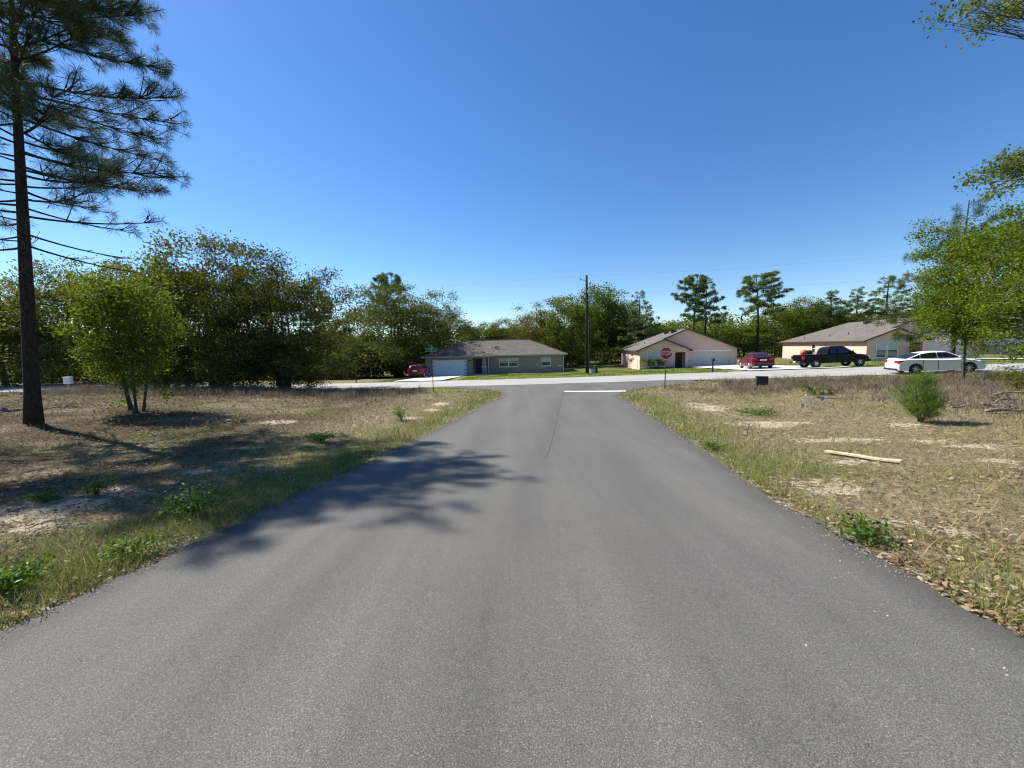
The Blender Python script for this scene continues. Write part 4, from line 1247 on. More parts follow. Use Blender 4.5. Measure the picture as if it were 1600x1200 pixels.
def pine(seed, H, zlow, R_, nbr, tufts, nn, nlen, nw, tr, bend=.0, second=None, low_sparse=0.0, droop=.1, shape=.75, wide=False):
    rs = np.random.RandomState(seed); rnd = random.Random(seed)
    tb = MB()
    def axis(z): return Vector((bend * math.sin(z / H * 2.2) * H * .05, bend * math.cos(z / H * 1.7) * H * .03, z))
    k = 14; az_prev = 0.0
    pts = [axis(-.4)] + [axis(H * j / k) for j in range(1, k + 1)]
    tb.tube(pts, [tr * (1.35 if j == 0 else (1.02 - .85 * (j / k) ** 1.15)) for j in range(k + 1)], 10)
    C, A = [], []
    for b in range(nbr):
        t = (b + rnd.uniform(0, 1)) / nbr
        z = zlow + (H * .985 - zlow) * t
        prof = (math.sin(math.pi * min(1, .30 + .70 * t) ** shape)) if not wide else (.72 + .45 * min(1, t * 2.2)) * max(0, 1 - t ** 2.6) ** .5
        L = R_ * max(.16, prof) * rnd.uniform(.65, 1.1)
        az = rnd.uniform(0, 2 * math.pi) if b % 2 else az_prev + math.pi + rnd.uniform(-.6, .6)
        az_prev = az
        a = axis(z)
        if wide and math.sin(az) < -.2: L *= 1 + .36 * math.sin(az)
        dr = Vector((math.cos(az), math.sin(az), 0))
        e = a + dr * L + Vector((0, 0, L * (rnd.uniform(-.12, .18) + .55 * t - droop)))
        md = a.lerp(e, .5) + Vector((0, 0, -L * .08)) + dr.cross(Vector((0, 0, 1))) * rnd.uniform(-.1, .1) * L
        pt = bez(a, md, e, 7)
        r0 = tr * .17 * (L / R_) + .012
        tb.tube(pt, [r0 * (1 - .11 * j) for j in range(8)], 5, False)
        sparse = low_sparse * max(0, 1 - t * 3.2)
        ntw = max(2, int(tufts * L / R_ * (1 - sparse) * ((.62 + 1.5 * t) if wide else 1)))
        for j in range(ntw):
            s = rnd.uniform(.32, 1.0) if j else 1.0
            p0 = pt[min(7, int(s * 7))]
            if s < 1:
                d = (dr * rnd.uniform(.4, 1) + dr.cross(Vector((0, 0, 1))) * rnd.uniform(-.9, .9) + Vector((0, 0, rnd.uniform(-.25, .55)))).normalized()
                l2 = rnd.uniform(.25, .9) * (.45 + .12 * R_)
                p1 = p0 + d * l2 + Vector((0, 0, l2 * .18))
                tb.tube([p0, p0.lerp(p1, .5) - Vector((0, 0, l2 * .07)), p1], [r0 * .4, r0 * .3, .006 + r0 * .12], 4, False)
                ax = (p1 - p0 + Vector((0, 0, l2 * .4))).normalized()
                if rnd.random() < .55:
                    d3 = (d + Vector((rnd.uniform(-.8, .8), rnd.uniform(-.8, .8), rnd.uniform(-.2, .5)))).normalized()
                    p2 = p0.lerp(p1, .5) + d3 * l2 * .6
                    tb.tube([p0.lerp(p1, .5), p2], [r0 * .25, .006], 4, False)
                    if rnd.random() > sparse: C.append(p2); A.append(d3)
            else:
                p1, ax = p0, (pt[7] - pt[5]).normalized()
            if rnd.random() > sparse * .8: C.append(p1); A.append(ax)
    trunk = tb.mesh('trunk', M['bark_pine'], True)
    C = np.array(C); A = np.array(A)
    v, f = needles(rs, C, A, nn, nlen, nw)
    tt = np.clip(np.repeat(rs.uniform(.1, .8, len(C)), nn) + rs.uniform(-.2, .25, len(C) * nn), 0, 1)
    crown = np_mesh('crown', v, f, M['needle'], np.repeat(tt, 4))
    return trunk, crown

def plant_tree(name, label, meshes, x, y, H=None, H0=1.0, width=None, W0=1.0, rz=0.0, color=(1, 1, 1), cat='tree', group=None, dz=0.0):
    r_ = thing(name, label, cat, (x, y, gz(x, y) + dz), rz, group)
    sz = (H / H0) if H else 1.0
    sxy = (width / W0) if width else sz
    r_.scale = (sxy, sxy, sz)
    a = link('trunk', meshes[0], r_)
    b = link('crown', meshes[1], r_)
    b.color = (color[0], color[1], color[2], 1)
    return r_
def tree_px(name, label, meshes, dims, u, y, vtop, wpx, rz, color=(1, 1, 1), group=None, ug=None):
    x = XU(u, y)
    H = P(u, vtop, y).z - gz(x, y)
    Wd = wpx * y / F_PX
    return plant_tree(name, label, meshes, x, y, H, dims[0], Wd, dims[1] * 2, rz, color, 'tree', group)

# ------------------------------------------------------------------ the trees
OAK = [(broadleaf(11, 10, 5.2, .5, 2.2, 230, 181, 0.180, .80, .26, 'oak', 2, 9, skirt=1.5), (10, 5.4)),
       (broadleaf(12, 10, 5.0, 1.7, 2.8, 210, 181, 0.180, .85, .24, 'oak', 1, 9, lob=.4), (10, 5.2)),
       (broadleaf(13, 10, 5.6, .3, 1.8, 250, 181, 0.176, .75, .26, 'oak', 3, 10, skirt=2.6), (10, 5.8)),
       (broadleaf(14, 10, 4.6, 2.4, 3.4, 130, 123, 0.176, .72, .20, 'oak', 1, 9, lob=.5), (10, 4.8))]
SPR = [(broadleaf(21, 8, 4.0, 1.0, 1.8, 175, 105, .20, .70, .16, 'spring', 2, 8), (8, 4.2)),
       (broadleaf(22, 8, 3.6, .7, 1.6, 165, 105, .20, .70, .15, 'spring', 3, 9, lob=.4), (8, 3.8))]
PIN = [(pine(31, 14, 6.3, 2.8, 46, 11, 24, .42, .05, .17), (14, 2.7)),
       (pine(32, 14, 7.2, 2.7, 42, 11, 24, .42, .05, .16, 1.0, wide=True), (14, 2.5)),
       (pine(33, 14, 3.5, 2.9, 56, 10, 24, .42, .05, .17, .6), (14, 2.9))]

near_leaf = broadleaf(41, 6.6, 1.75, .6, 2.0, 175, 80, .13, .42, .085, 'spring', 3, 11, lob=.45, bark='bark_oak', twig=.014)
x2, y2 = XU(202, 14.3), 14.3
plant_tree('young_tree', 'young leafy tree with bright green leaves and several thin stems, right of the tall pine', near_leaf, x2, y2, P(202, 400, y2).z - gz(x2, y2), 6.6, None, 1, 0.4, (.95, .98, .7))

xp, yp = P(52, 655, 11.6).x, 11.6
big = pine(53, 13.9, 5.2, 3.9, 84, 26, 46, .28, .0095, .175, 0.0, low_sparse=.8, droop=.10, wide=True)
bp = plant_tree('pine_tree', 'tall pine at left edge with dark bare trunk and long open branches against the sky', big, xp, yp, None, 1, None, 1, 2.4, (.85, .9, .85))
pt_, pb_ = P(24, 175, yp), P(53, 655, yp)
bp.rotation_euler = (0, math.atan2(pt_.x - pb_.x, pt_.z - pb_.z) + R(.4), 0)

T = tree_px
g_oak = 'oak trees along the far street at left'
T('oak_tree', 'large dark oak with two trunks in the middle of the left-hand grove', OAK[0][0], OAK[0][1], 338, 30.5, 382, 235, .3, (.95, .92, .72), g_oak)
T('oak_tree', 'dark dense oak at the right end of the left grove, branches hanging to the ground', OAK[2][0], OAK[2][1], 440, 29.5, 400, 215, 1.2, (.82, .80, .64), g_oak)
T('oak_tree', 'dull olive oak behind the young bright green tree', OAK[2][0], OAK[2][1], 250, 33.5, 412, 190, 2.2, (1.05, .98, .75), g_oak)
T('oak_tree', 'pale olive oak just right of the tall pine trunk', OAK[2][0], OAK[2][1], 138, 46, 408, 230, 3.3, (1.3, 1.3, 1.05), g_oak)
T('oak_tree', 'reddish brown oak left of the tall pine trunk at the frame edge', OAK[1][0], OAK[1][1], 2, 44, 452, 160, 4.1, (1.4, 1.12, .85), g_oak)
T('pine_tree', 'dark pine top rising behind the right end of the left grove', PIN[0][0], PIN[0][1], 497, 62, 437, 62, .5, (1.6, 1.7, 1.35))
T('pine_tree', 'small pine top behind the oak at the left frame edge', PIN[2][0], PIN[2][1], 32, 66, 440, 60, .9, (1.6, 1.7, 1.35))
T('oak_tree', 'squat dark oak filling the gap left of the broad round oak', OAK[0][0], OAK[0][1], 530, 58, 500, 95, .8, (1.0, 1.0, .85), g_oak)
T('oak_tree', 'low dark green tree between the black mailbox and the red hatchback', SPR[1][0], SPR[1][1], 572, 52, 528, 80, 2.8, (.45, .5, .6), g_oak)
T('oak_tree', 'broad round oak left of the grey house, tallest oak of the centre', OAK[0][0], OAK[0][1], 622, 57, 452, 190, 5.0, (1.0, 1.06, .92), 'oak trees round the houses')
T('pine_tree', 'round-topped pine showing above the broad round oak', PIN[1][0], PIN[1][1], 618, 70, 428, 56, 2.0, (1.6, 1.7, 1.35))
T('oak_tree', 'oak leaning over the garage end of the grey house roof', OAK[3][0], OAK[3][1], 688, 64, 456, 95, 1.7, (1.0, 1.0, .9), 'oak trees round the houses')
T('oak_tree', 'low green tree seen above the left part of the grey roof', SPR[0][0], SPR[0][1], 752, 84, 503, 85, 1.0, (.75, .75, .85))
T('oak_tree', 'low dull green tree seen above the middle of the grey roof', OAK[1][0], OAK[1][1], 798, 86, 502, 90, 2.0, (1.1, 1.15, .9))
T('oak_tree', 'thin brownish oak with visible limbs above the right part of the grey roof', OAK[3][0], OAK[3][1], 843, 74, 472, 95, .2, (1.3, 1.05, .85), 'oak trees round the houses')
T('oak_tree', 'bright green tree just left of the utility pole', SPR[0][0], SPR[0][1], 885, 70, 458, 100, 3.0, (.85, .85, .8))
T('oak_tree', 'tall pale green tree just right of the utility pole', SPR[1][0], SPR[1][1], 945, 82, 445, 95, 2.0, (.72, .80, .95))
T('oak_tree', 'dark low oak behind the foot of the utility pole', OAK[2][0], OAK[2][1], 908, 82, 508, 120, .6, (1.0, 1.0, .85), 'oak trees round the houses')
T('oak_tree', 'dark oak touching the left end of the tan house roof', OAK[0][0], OAK[0][1], 972, 86, 474, 110, 2.6, (1.05, 1.0, .8), 'oak trees round the houses')
T('pine_tree', 'dark pine left of the tan house, between the oaks', PIN[2][0], PIN[2][1], 1003, 74, 455, 62, 3.0, (1.5, 1.6, 1.35))
T('oak_tree', 'low yellow green tree above the left slope of the tan house roof', SPR[1][0], SPR[1][1], 1046, 84, 502, 110, .5, (.9, .9, .7))
T('pine_tree', 'tall bare-stemmed pine above the tan house, left one of a touching pair', PIN[1][0], PIN[1][1], 1086, 76, 430, 52, 1.1, (1.6, 1.7, 1.35), 'tall pines behind the houses')
T('pine_tree', 'tall bare-stemmed pine above the tan house, right one of a touching pair', PIN[0][0], PIN[0][1], 1101, 78, 433, 56, 2.6, (1.6, 1.7, 1.35), 'tall pines behind the houses')
T('oak_tree', 'yellow green tree behind the paired tall pines', SPR[0][0], SPR[0][1], 1115, 86, 500, 110, 4.0, (.85, .85, .7))
T('pine_tree', 'tall single pine above the dark red sedan', PIN[1][0], PIN[1][1], 1175, 74, 431, 68, 4.4, (1.6, 1.7, 1.35), 'tall pines behind the houses')
T('oak_tree', 'low yellow green tree behind the garage of the tan house', SPR[1][0], SPR[1][1], 1160, 84, 508, 90, 5.2, (.8, .85, .75))
T('oak_tree', 'rounded bright green tree between the two tan houses', SPR[0][0], SPR[0][1], 1213, 80, 474, 85, 2.4, (.88, .88, .7))
T('oak_tree', 'dull green oak at the left end of the pine row behind the far tan house', OAK[1][0], OAK[1][1], 1262, 92, 468, 95, 1.4, (1.1, 1.15, 1.0))
T('pine_tree', 'feathery pine above the left slope of the far tan roof', PIN[2][0], PIN[2][1], 1287, 90, 455, 80, 5.0, (1.0, 1.1, 1.0), 'row of pines behind the far tan house')
T('pine_tree', 'narrow dark pine in the middle of the row behind the far tan house', PIN[0][0], PIN[0][1], 1334, 92, 450, 52, .8, (1.5, 1.6, 1.35), 'row of pines behind the far tan house')
T('pine_tree', 'wide tallest pine of the row, above the ridge of the far tan roof', PIN[2][0], PIN[2][1], 1388, 86, 431, 84, 2.1, (1.6, 1.75, 1.5), 'row of pines behind the far tan house')
T('pine_tree', 'pine half hidden by the leafy right-hand tree, right end of the row', PIN[2][0], PIN[2][1], 1437, 84, 468, 90, 3.6, (.9, 1.0, .9), 'row of pines behind the far tan house')
T('oak_tree', 'dark shrubby oak filling below the pine row at left', OAK[2][0], OAK[2][1], 1310, 98, 492, 120, 3.0, (1.6, 1.7, 1.45))
T('oak_tree', 'dark shrubby oak filling below the pine row at right', OAK[0][0], OAK[0][1], 1375, 98, 488, 120, 1.0, (.95, 1.05, .95))
T('oak_tree', 'dark oak behind the white building at far right', OAK[0][0], OAK[0][1], 1520, 88, 470, 150, .4, (.95, 1.0, .9))
T('oak_tree', 'dark oak at the right frame edge beyond the fence', OAK[1][0], OAK[1][1], 1600, 80, 470, 170, .4, (.95, 1.0, .9))

right_oak = broadleaf(61, 8.6, 2.75, 1.3, 2.2, 320, 150, .105, .46, .07, 'spring', 1, 12, lob=.35, skirt=.9, lean=.22, bark='bark_oak', twig=.016)
xr, yr_ = XU(1509, 20.0), 20.0
plant_tree('leafy_tree', 'leafy yellow green tree with a thin grey trunk in front of the white sedan', right_oak, xr, yr_, P(1540, 318, yr_).z - gz(xr, yr_), 8.6, None, 1, 0.0, (1.0, 1.06, .65))
right_oak2 = broadleaf(62, 7.5, 3.1, 1.2, 2.0, 230, 105, .11, .48, .10, 'spring', 2, 10, lob=.42, bark='bark_grey', twig=.016)
x3, y3 = XU(1640, 16.5), 16.5
plant_tree('leafy_tree', 'leafy yellow green tree cut by the right frame edge', right_oak2, x3, y3, P(1640, 345, y3).z - gz(x3, y3), 7.5, None, 1, 2.0, (1.0, 1.06, .65))
rp = pine(63, 9.6, 2.2, 3.3, 46, 11, 52, .34, .016, .12, .4)
x4, y4 = XU(1492, 24), 24
plant_tree('pine_tree', 'pine with long needle tufts poking out behind the leafy right-hand tree', rp, x4, y4, P(1500, 312, y4).z - gz(x4, y4), 9.6, None, 1, .7, (1.0, 1.05, .8))

# overhanging oak whose trunk stands beyond the right edge of the frame
ox, oy = 18.2, 9.6
oz = gz(ox, oy)
ext = []
rr_ = random.Random(8)
for u, v, y, n_ in ((1484, 8, 8.8, 2), (1508, 20, 9.0, 2), (1556, 20, 9.0, 3), (1550, 38, 9.0, 2), (1580, 12, 9.2, 3), (1595, 18, 9.3, 3), (1522, 2, 9.2, 2), (1600, 3, 9.5, 4),
                    (1512, 284, 9.4, 1), (1530, 276, 9.5, 2), (1545, 270, 9.5, 2), (1560, 262, 9.6, 3), (1575, 268, 9.6, 3), (1590, 252, 9.7, 4), (1598, 238, 9.8, 3), (1548, 292, 9.5, 1), (1584, 284, 9.6, 2), (1605, 262, 9.7, 4)):
    p = P(u, v, y)
    for _ in range(n_): ext.append((p.x - ox + rr_.uniform(-.12, .12), p.y - oy + rr_.uniform(-.3, .3), p.z - oz + rr_.uniform(-.08, .08)))
over = broadleaf(71, 12.5, 5.2, 3.5, 3.2, 190, 75, .075, .28, .24, 'oak', 1, 12, extra=ext, clip=lambda p: (p[0] + ox) > 1.5 * (p[1] + oy) + .5, lob=.3, twig=.008)
plant_tree('oak_tree', 'overhanging oak whose leafy branch tips reach in at the top right corner', over, ox, oy, None, 1, None, 1, 0, (1.15, 1.25, 1.0))

# young pine in the right-hand field
def bush_pine(seed):
    rs = np.random.RandomState(seed); rnd = random.Random(seed)
    tb = MB(); H = 1.35
    C, A = [], []
    for sx_, sy_, hh, nb in ((0, 0, H, 28), (-.42, .05, H * .84, 18), (.44, -.1, H * .42, 12), (.16, .2, H * .78, 11), (-.2, -.22, H * .55, 11)):
        top = Vector((sx_, sy_, hh))
        tb.tube([(0, 0, -.1), Vector((sx_ * .6, sy_ * .6, hh * .45)), top], [.028, .018, .008], 6)
        for b in range(nb):
            t = rnd.uniform(.0, 1); z0 = Vector((sx_ * min(1, t * 1.3), sy_ * min(1, t * 1.3), .04 + (hh - .04) * t))
            az = rnd.uniform(0, 6.28); L = .52 * (1 - .78 * t) * rnd.uniform(.5, 1.2) + .07
            d = Vector((math.cos(az), math.sin(az), rnd.uniform(.25, 1.1)))
            e = z0 + d * L
            tb.tube([z0, z0.lerp(e, .6) - Vector((0, 0, .03)), e], [.008, .006, .003], 4, False)
            for s in (.4, .7, 1.0):
                C.append(z0.lerp(e, s)); A.append((d.normalized() + Vector((0, 0, 1.1))).normalized())
    C = np.array(C); A = np.array(A)
    v, f = needles(rs, C, A, 26, .22, .008, .55)
    tt = np.clip(np.repeat(rs.uniform(.1, .95, len(C)), 26) + rs.uniform(-.2, .2, len(C) * 26), 0, 1)
    return tb.mesh('trunk', M['bark_pine'], True), np_mesh('crown', v, f, M['weed'], np.repeat(tt, 4))
x5, y5 = XU(1445, 9.6), 9.6
bpn = bush_pine(5)
plant_tree('young_pine', 'bushy young green pine standing in the dry field in front of the white sedan', bpn, x5, y5, P(1430, 578, y5).z - gz(x5, y5), 1.5, .95, 1.2, .5, (.95, .92, .7), 'young tree')

# ------------------------------------------------------------------ far wood and undergrowth
def clump_mass(name, centres, size, nleaf, leaf, mat, flat=.7, seed=1):
    rs = np.random.RandomState(seed)
    c = np.array(centres)
    sz = np.repeat(size, nleaf); cc = np.repeat(c, nleaf, axis=0)
    cen = cc + rs.normal(size=cc.shape) * sz[:, None] * np.array([.6, .6, .6 * flat])
    cen[:, 2] = np.maximum(cen[:, 2], ground_z(cen[:, 0], cen[:, 1]) + .05)
    v, f = leaf_quads(rs, cen, leaf)
    tint = np.clip(rs.beta(2, 2, len(cc)) + np.repeat(rs.uniform(-.25, .25, len(c)), nleaf), 0, 1)
    return tag(link(name, np_mesh(name, v, f, M[mat], np.repeat(tint, 4))), kind='stuff')
rs = np.random.RandomState(77)
cs, sz_ = [], []
for k in range(2200):
    u = rs.uniform(-300, 1900); y = rs.uniform(100, 125)
    x = XU(u, y); top = 8.5 * (.92 + .42 * vnoise(x, 0, 9, 3)) * rs.uniform(.05, 1)
    cs.append((x, y, gz(x, y) + top)); sz_.append(1.7)
clump_mass('treeline', cs, np.array(sz_), 34, .75, 'oak', seed=3)
cs, sz_ = [], []
for k in range(2300):
    u = rs.uniform(-150, 1500) if k < 1700 else rs.uniform(-150, 640)
    y = rs.uniform(48, 60) if u < 640 else rs.uniform(70, 92)
    if u < 20 or u > 1440: y = rs.uniform(62, 90)
    x = XU(u, y)
    if -14 < x < 10 and y < 66: continue
    h = rs.uniform(.1, 1) * (3.6 if u < 640 else 4.2) * (.5 + .9 * vnoise(x, y, 5, 8))
    cs.append((x, y, gz(x, y) + h)); sz_.append(1.1)
ug = clump_mass('undergrowth', cs, np.array(sz_), 46, .36, 'oak', seed=4)
ug.color = (.85, .85, .75, 1)
# ------------------------------------------------------------------ grasses, brush, litter
def blades(name, x, y, h, wd, col, lean, seed, z=None, kind='stuff'):
    rs = np.random.RandomState(seed)
    n = len(x)
    if z is None: z = ground_z(x, y)
    az = rs.uniform(0, 2 * np.pi, n); a2 = rs.uniform(0, 2 * np.pi, n)
    base = np.stack([x, y, z - .01], 1)
    side = np.stack([np.cos(a2), np.sin(a2), np.zeros(n)], 1) * (wd / 2)[:, None]
    dr = np.stack([np.cos(az) * np.sin(lean), np.sin(az) * np.sin(lean), np.cos(lean)], 1)
    mid = base + dr * (h * .55)[:, None]
    dr2 = dr + np.stack([np.cos(az), np.sin(az), -np.ones(n) * .3], 1) * .35
    tip = mid + dr2 * (h * .5)[:, None]
    v = np.stack([base - side, base + side, mid + side * .8, tip, mid - side * .8], 1).reshape(-1, 3)
    i = np.arange(n) * 5
    f = np.stack([i, i + 1, i + 2, i + 4], 1)
    f2 = np.stack([i + 4, i + 2, i + 3, i + 3], 1)
    # two faces per blade: quad plus tip triangle
    me = bpy.data.meshes.new(name)
    nv = n * 5
    me.vertices.add(nv); me.vertices.foreach_set('co', v.astype(np.float32).ravel())
    loops = np.concatenate([f, np.stack([i + 4, i + 2, i + 3], 1)], 1).ravel()
    me.loops.add(len(loops)); me.loops.foreach_set('vertex_index', loops.astype(np.int32))
    me.polygons.add(2 * n)
    st = np.stack([np.arange(n) * 7, np.arange(n) * 7 + 4], 1).ravel()
    tt = np.tile([4, 3], n)
    me.polygons.foreach_set('loop_start', st.astype(np.int32)); me.polygons.foreach_set('loop_total', tt.astype(np.int32))
    me.update(calc_edges=True)
    at = me.attributes.new('Col', 'FLOAT_COLOR', 'POINT')
    c = np.ones((nv, 4), np.float32); c[:, :3] = np.repeat(col, 5, axis=0)
    at.data.foreach_set('color', c.ravel())
    me.materials.append(M['blades'])
    o = link(name, me)
    return tag(o, kind=kind)
def scatter(rs, n, d0, d1, u0=-90, u1=1690, power=0.0):
    """points over the fields in view, thinner with distance"""
    t = rs.uniform(0, 1, n)
    d = d0 * (d1 / d0) ** t
    u = rs.uniform(u0, u1, n)
    return (u - 800) / F_PX * d * 1.0, d
def pal(rs, n, cols, jit=.25):
    c = np.array(cols)[rs.randint(0, len(cols), n)]
    return c * rs.uniform(1 - jit, 1 + jit, (n, 1))
rs = np.random.RandomState(5)
def sandm(x, y): return blobs(x, y, sand_spots)
# short green grass
x, y = scatter(rs, 260000, 1.9, 31)
e = off_road(x, y); q = street_q(x, y)
vg = sstep(2.2, .5, e) * np.where((x > 0), .45 + .55 * sstep(3.5, 6.5, y), 1) * sstep(.22, .45, fbm(x, y, 1.6, 11))
pr = np.clip(.95 * vg + .30 * sstep(.48, .62, fbm(x, y, 1.3, 91)) + .06 + .5 * sstep(-6, -4, q), 0, 1) * (1 - .75 * np.clip(sandm(x, y), 0, 1))
k = (rs.uniform(0, 1, len(x)) < pr) & (e > -.05 + .12 * vnoise(x, y, .4, 3)) & (q < -3.2)
x, y, e = x[k], y[k], e[k]
n = len(x)
d = np.maximum(y, 1)
h = rs.gamma(5, .013, n) * (1 + .8 * sstep(1.6, .3, e) + .5 * fbm(x, y, .8, 14)) * np.minimum(1.4, .8 + d / 25)
wd = .0055 * np.maximum(1, d / 5.5) * rs.uniform(.6, 1.3, n)
gcol = pal(rs, n, [(.12, .165, .022), (.18, .22, .04), (.24, .265, .055), (.30, .29, .085), (.36, .31, .14)])
blades('grass', x, y, h, wd, gcol, rs.uniform(.1, 1.0, n), 7)
# dry matted grass
x, y = scatter(rs, 330000, 1.8, 31)
e = off_road(x, y); q = street_q(x, y)
pr = np.clip(.35 + .9 * fbm(x, y, 1.1, 63), 0, 1) * (1 - .5 * sstep(-4, -7, x)) * (1 - .7 * np.clip(sandm(x, y), 0, 1)) * (1 - .55 * sstep(1.2, .2, e))
k = (rs.uniform(0, 1, len(x)) < pr) & (e > .06 + .10 * vnoise(x, y, .4, 3)) & (q < -3.4)
x, y = x[k], y[k]; n = len(x); d = np.maximum(y, 1)
h = rs.gamma(4, .022, n) * np.minimum(1.5, .8 + d / 25)
wd = .0045 * np.maximum(1, d / 5) * rs.uniform(.6, 1.3, n)
pt1 = fbm(x, y, 1.4, 201, 3)[:, None]; pt2 = sstep(.50, .66, fbm(x, y, 1.9, 202, 3))[:, None]
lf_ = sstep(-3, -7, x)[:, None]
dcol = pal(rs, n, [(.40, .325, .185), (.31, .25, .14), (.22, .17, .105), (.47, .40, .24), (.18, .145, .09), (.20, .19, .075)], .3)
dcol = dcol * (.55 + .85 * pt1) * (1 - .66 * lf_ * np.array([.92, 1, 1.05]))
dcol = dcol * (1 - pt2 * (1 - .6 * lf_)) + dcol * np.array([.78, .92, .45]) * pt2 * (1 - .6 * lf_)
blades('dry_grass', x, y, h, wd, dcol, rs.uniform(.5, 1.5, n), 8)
# lawns across the street
x = rs.uniform(-14, 48, 70000); q0 = rs.uniform(3.3, 22, 70000) ; y = street_y(x) + q0
k = (street_q(x, y) > 3.25)
x, y = x[k], y[k]; n = len(x)
inh = np.zeros(n, bool)
for hroot, ww, dd in ((grey, 19.4, 11.3), (house2, 12.2, 19), (house3, 12.2, 19)):
    c, s = math.cos(hroot.rotation_euler.z), math.sin(hroot.rotation_euler.z)
    lx = (x - hroot.location.x) * c + (y - hroot.location.y) * s; ly = -(x - hroot.location.x) * s + (y - hroot.location.y) * c
    inh |= (lx > -.3) & (lx < ww + .3) & (ly > -1.5) & (ly < dd)
    if hroot is grey: inh |= (lx > .2) & (lx < 6.6) & (ly < 0)
    else: inh |= (lx > 5.3) & (lx < 12.5) & (ly < 0)
x, y = x[~inh], y[~inh]; n = len(x)
blades('lawn_grass', x, y, rs.uniform(.05, .13, n), np.full(n, .045), pal(rs, n, [(.09, .15, .02), (.13, .19, .03), (.18, .22, .05), (.26, .25, .09)]), rs.uniform(.2, 1.0, n), 9, base_z(x, y))
# grey brown brush along the far side of both fields
def brush_prob(x, y):
    q = street_q(x, y)
    right = sstep(8, 12, x) * sstep(-16, -11, q) * sstep(-3.8, -5.6, q) * (x > 0)
    right = np.maximum(right, sstep(11.5, 14.5, x) * sstep(8, 11, y) * sstep(-3.8, -6, q) * .8)
    left = 1.5 * sstep(-5.5, -9, x) * sstep(-15, -10, q) * sstep(-3.6, -5, q) * (x < 0)
    return np.clip(np.maximum(right, left) * sstep(.28, .5, fbm(x, y, 2.4, 41)), 0, 1)
cx = rs.uniform(-34, 34, 15000); cy = rs.uniform(7, 31, 15000)
k = (rs.uniform(0, 1, 15000) < brush_prob(cx, cy)) & (off_road(cx, cy) > 1.0) & (np.abs(cx) < 1.5 * cy + 2)
cx, cy = cx[k], cy[k]
m = len(cx); ns_ = 17
x = np.repeat(cx, ns_) + rs.normal(size=m * ns_) * .13; y = np.repeat(cy, ns_) + rs.normal(size=m * ns_) * .13
hh = np.repeat(rs.uniform(.22, .62, m) * (.6 + .7 * fbm(cx, cy, 1.7, 44)) * np.where(cx < -8, 1.1 + .85 * sstep(-15, -19, cx) * sstep(-11, -7, street_q(cx, cy)), .85), ns_) * rs.uniform(.5, 1.15, m * ns_)
n = len(x)
bcol = np.repeat(pal(rs, m, [(.27, .21, .155), (.23, .175, .135), (.33, .265, .19), (.15, .15, .11), (.25, .22, .12)], .25), ns_, axis=0) * rs.uniform(.55, 1.05, (n, 1)) * np.array([.95, .93, .95])
blades('dry_brush', x, y, hh, .006 * np.maximum(1, y / 8) * rs.uniform(.6, 1.3, n), bcol, rs.uniform(.0, .75, n), 10)
# fallen leaves
x, y = scatter(rs, 42000, 2.0, 26)
e = off_road(x, y); q = street_q(x, y)
pr = np.where(x < 0, .25 + .75 * sstep(-3, -8, x), .35 + .5 * sstep(.55, .65, fbm(x, y, .9, 71)) + .8 * sstep(.5, .1, e))
k = (rs.uniform(0, 1, len(x)) < pr) & (e > -.02) & (q < -3.5)
x, y = x[k], y[k]; n = len(x)
cen = np.stack([x, y, ground_z(x, y) + .02 + rs.uniform(0, .03, n)], 1)
v, f = leaf_quads(rs, cen, .055, .5, 2.5)
s_ = np.repeat(np.maximum(1, y / 7), 4)[:, None]
v = np.repeat(cen, 4, axis=0) + (v - np.repeat(cen, 4, axis=0)) * s_
lc = pal(rs, n, [(.26, .17, .09), (.34, .25, .15), (.20, .12, .07), (.42, .35, .24), (.15, .10, .065)])
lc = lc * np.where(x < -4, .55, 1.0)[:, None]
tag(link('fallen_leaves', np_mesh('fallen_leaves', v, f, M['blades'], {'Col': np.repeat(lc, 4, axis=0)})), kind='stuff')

# grit and sand washed onto the road edges
y = 1.8 * (26 / 1.8) ** rs.uniform(0, 1, 9000)
sd_ = rs.uniform(0, 1, 9000) < .5
off = rs.normal(size=9000) * .10
off = np.where(rs.uniform(0, 1, 9000) < .05, off - rs.gamma(2, .25, 9000), off)
x = np.where(sd_, road_l(y) - off, road_r(y) + off)
k = vnoise(x, y, .6, 301) > .35
x, y = x[k], y[k]; n = len(x)
cen = np.stack([x, y, np.where(off_road(x, y) < 0, base_z(x, y) + .026, ground_z(x, y) + .012)], 1)
v, f = leaf_quads(rs, cen, .012, .8, 1.5)
s_ = np.repeat(np.maximum(1, y / 6), 4)[:, None]
v = np.repeat(cen, 4, axis=0) + (v - np.repeat(cen, 4, axis=0)) * s_
gc = pal(rs, n, [(.45, .39, .29), (.30, .27, .22), (.55, .50, .40), (.12, .115, .11), (.25, .17, .10)])
tag(link('gravel', np_mesh('gravel', v, f, M['blades'], {'Col': np.repeat(gc, 4, axis=0)})), kind='stuff')

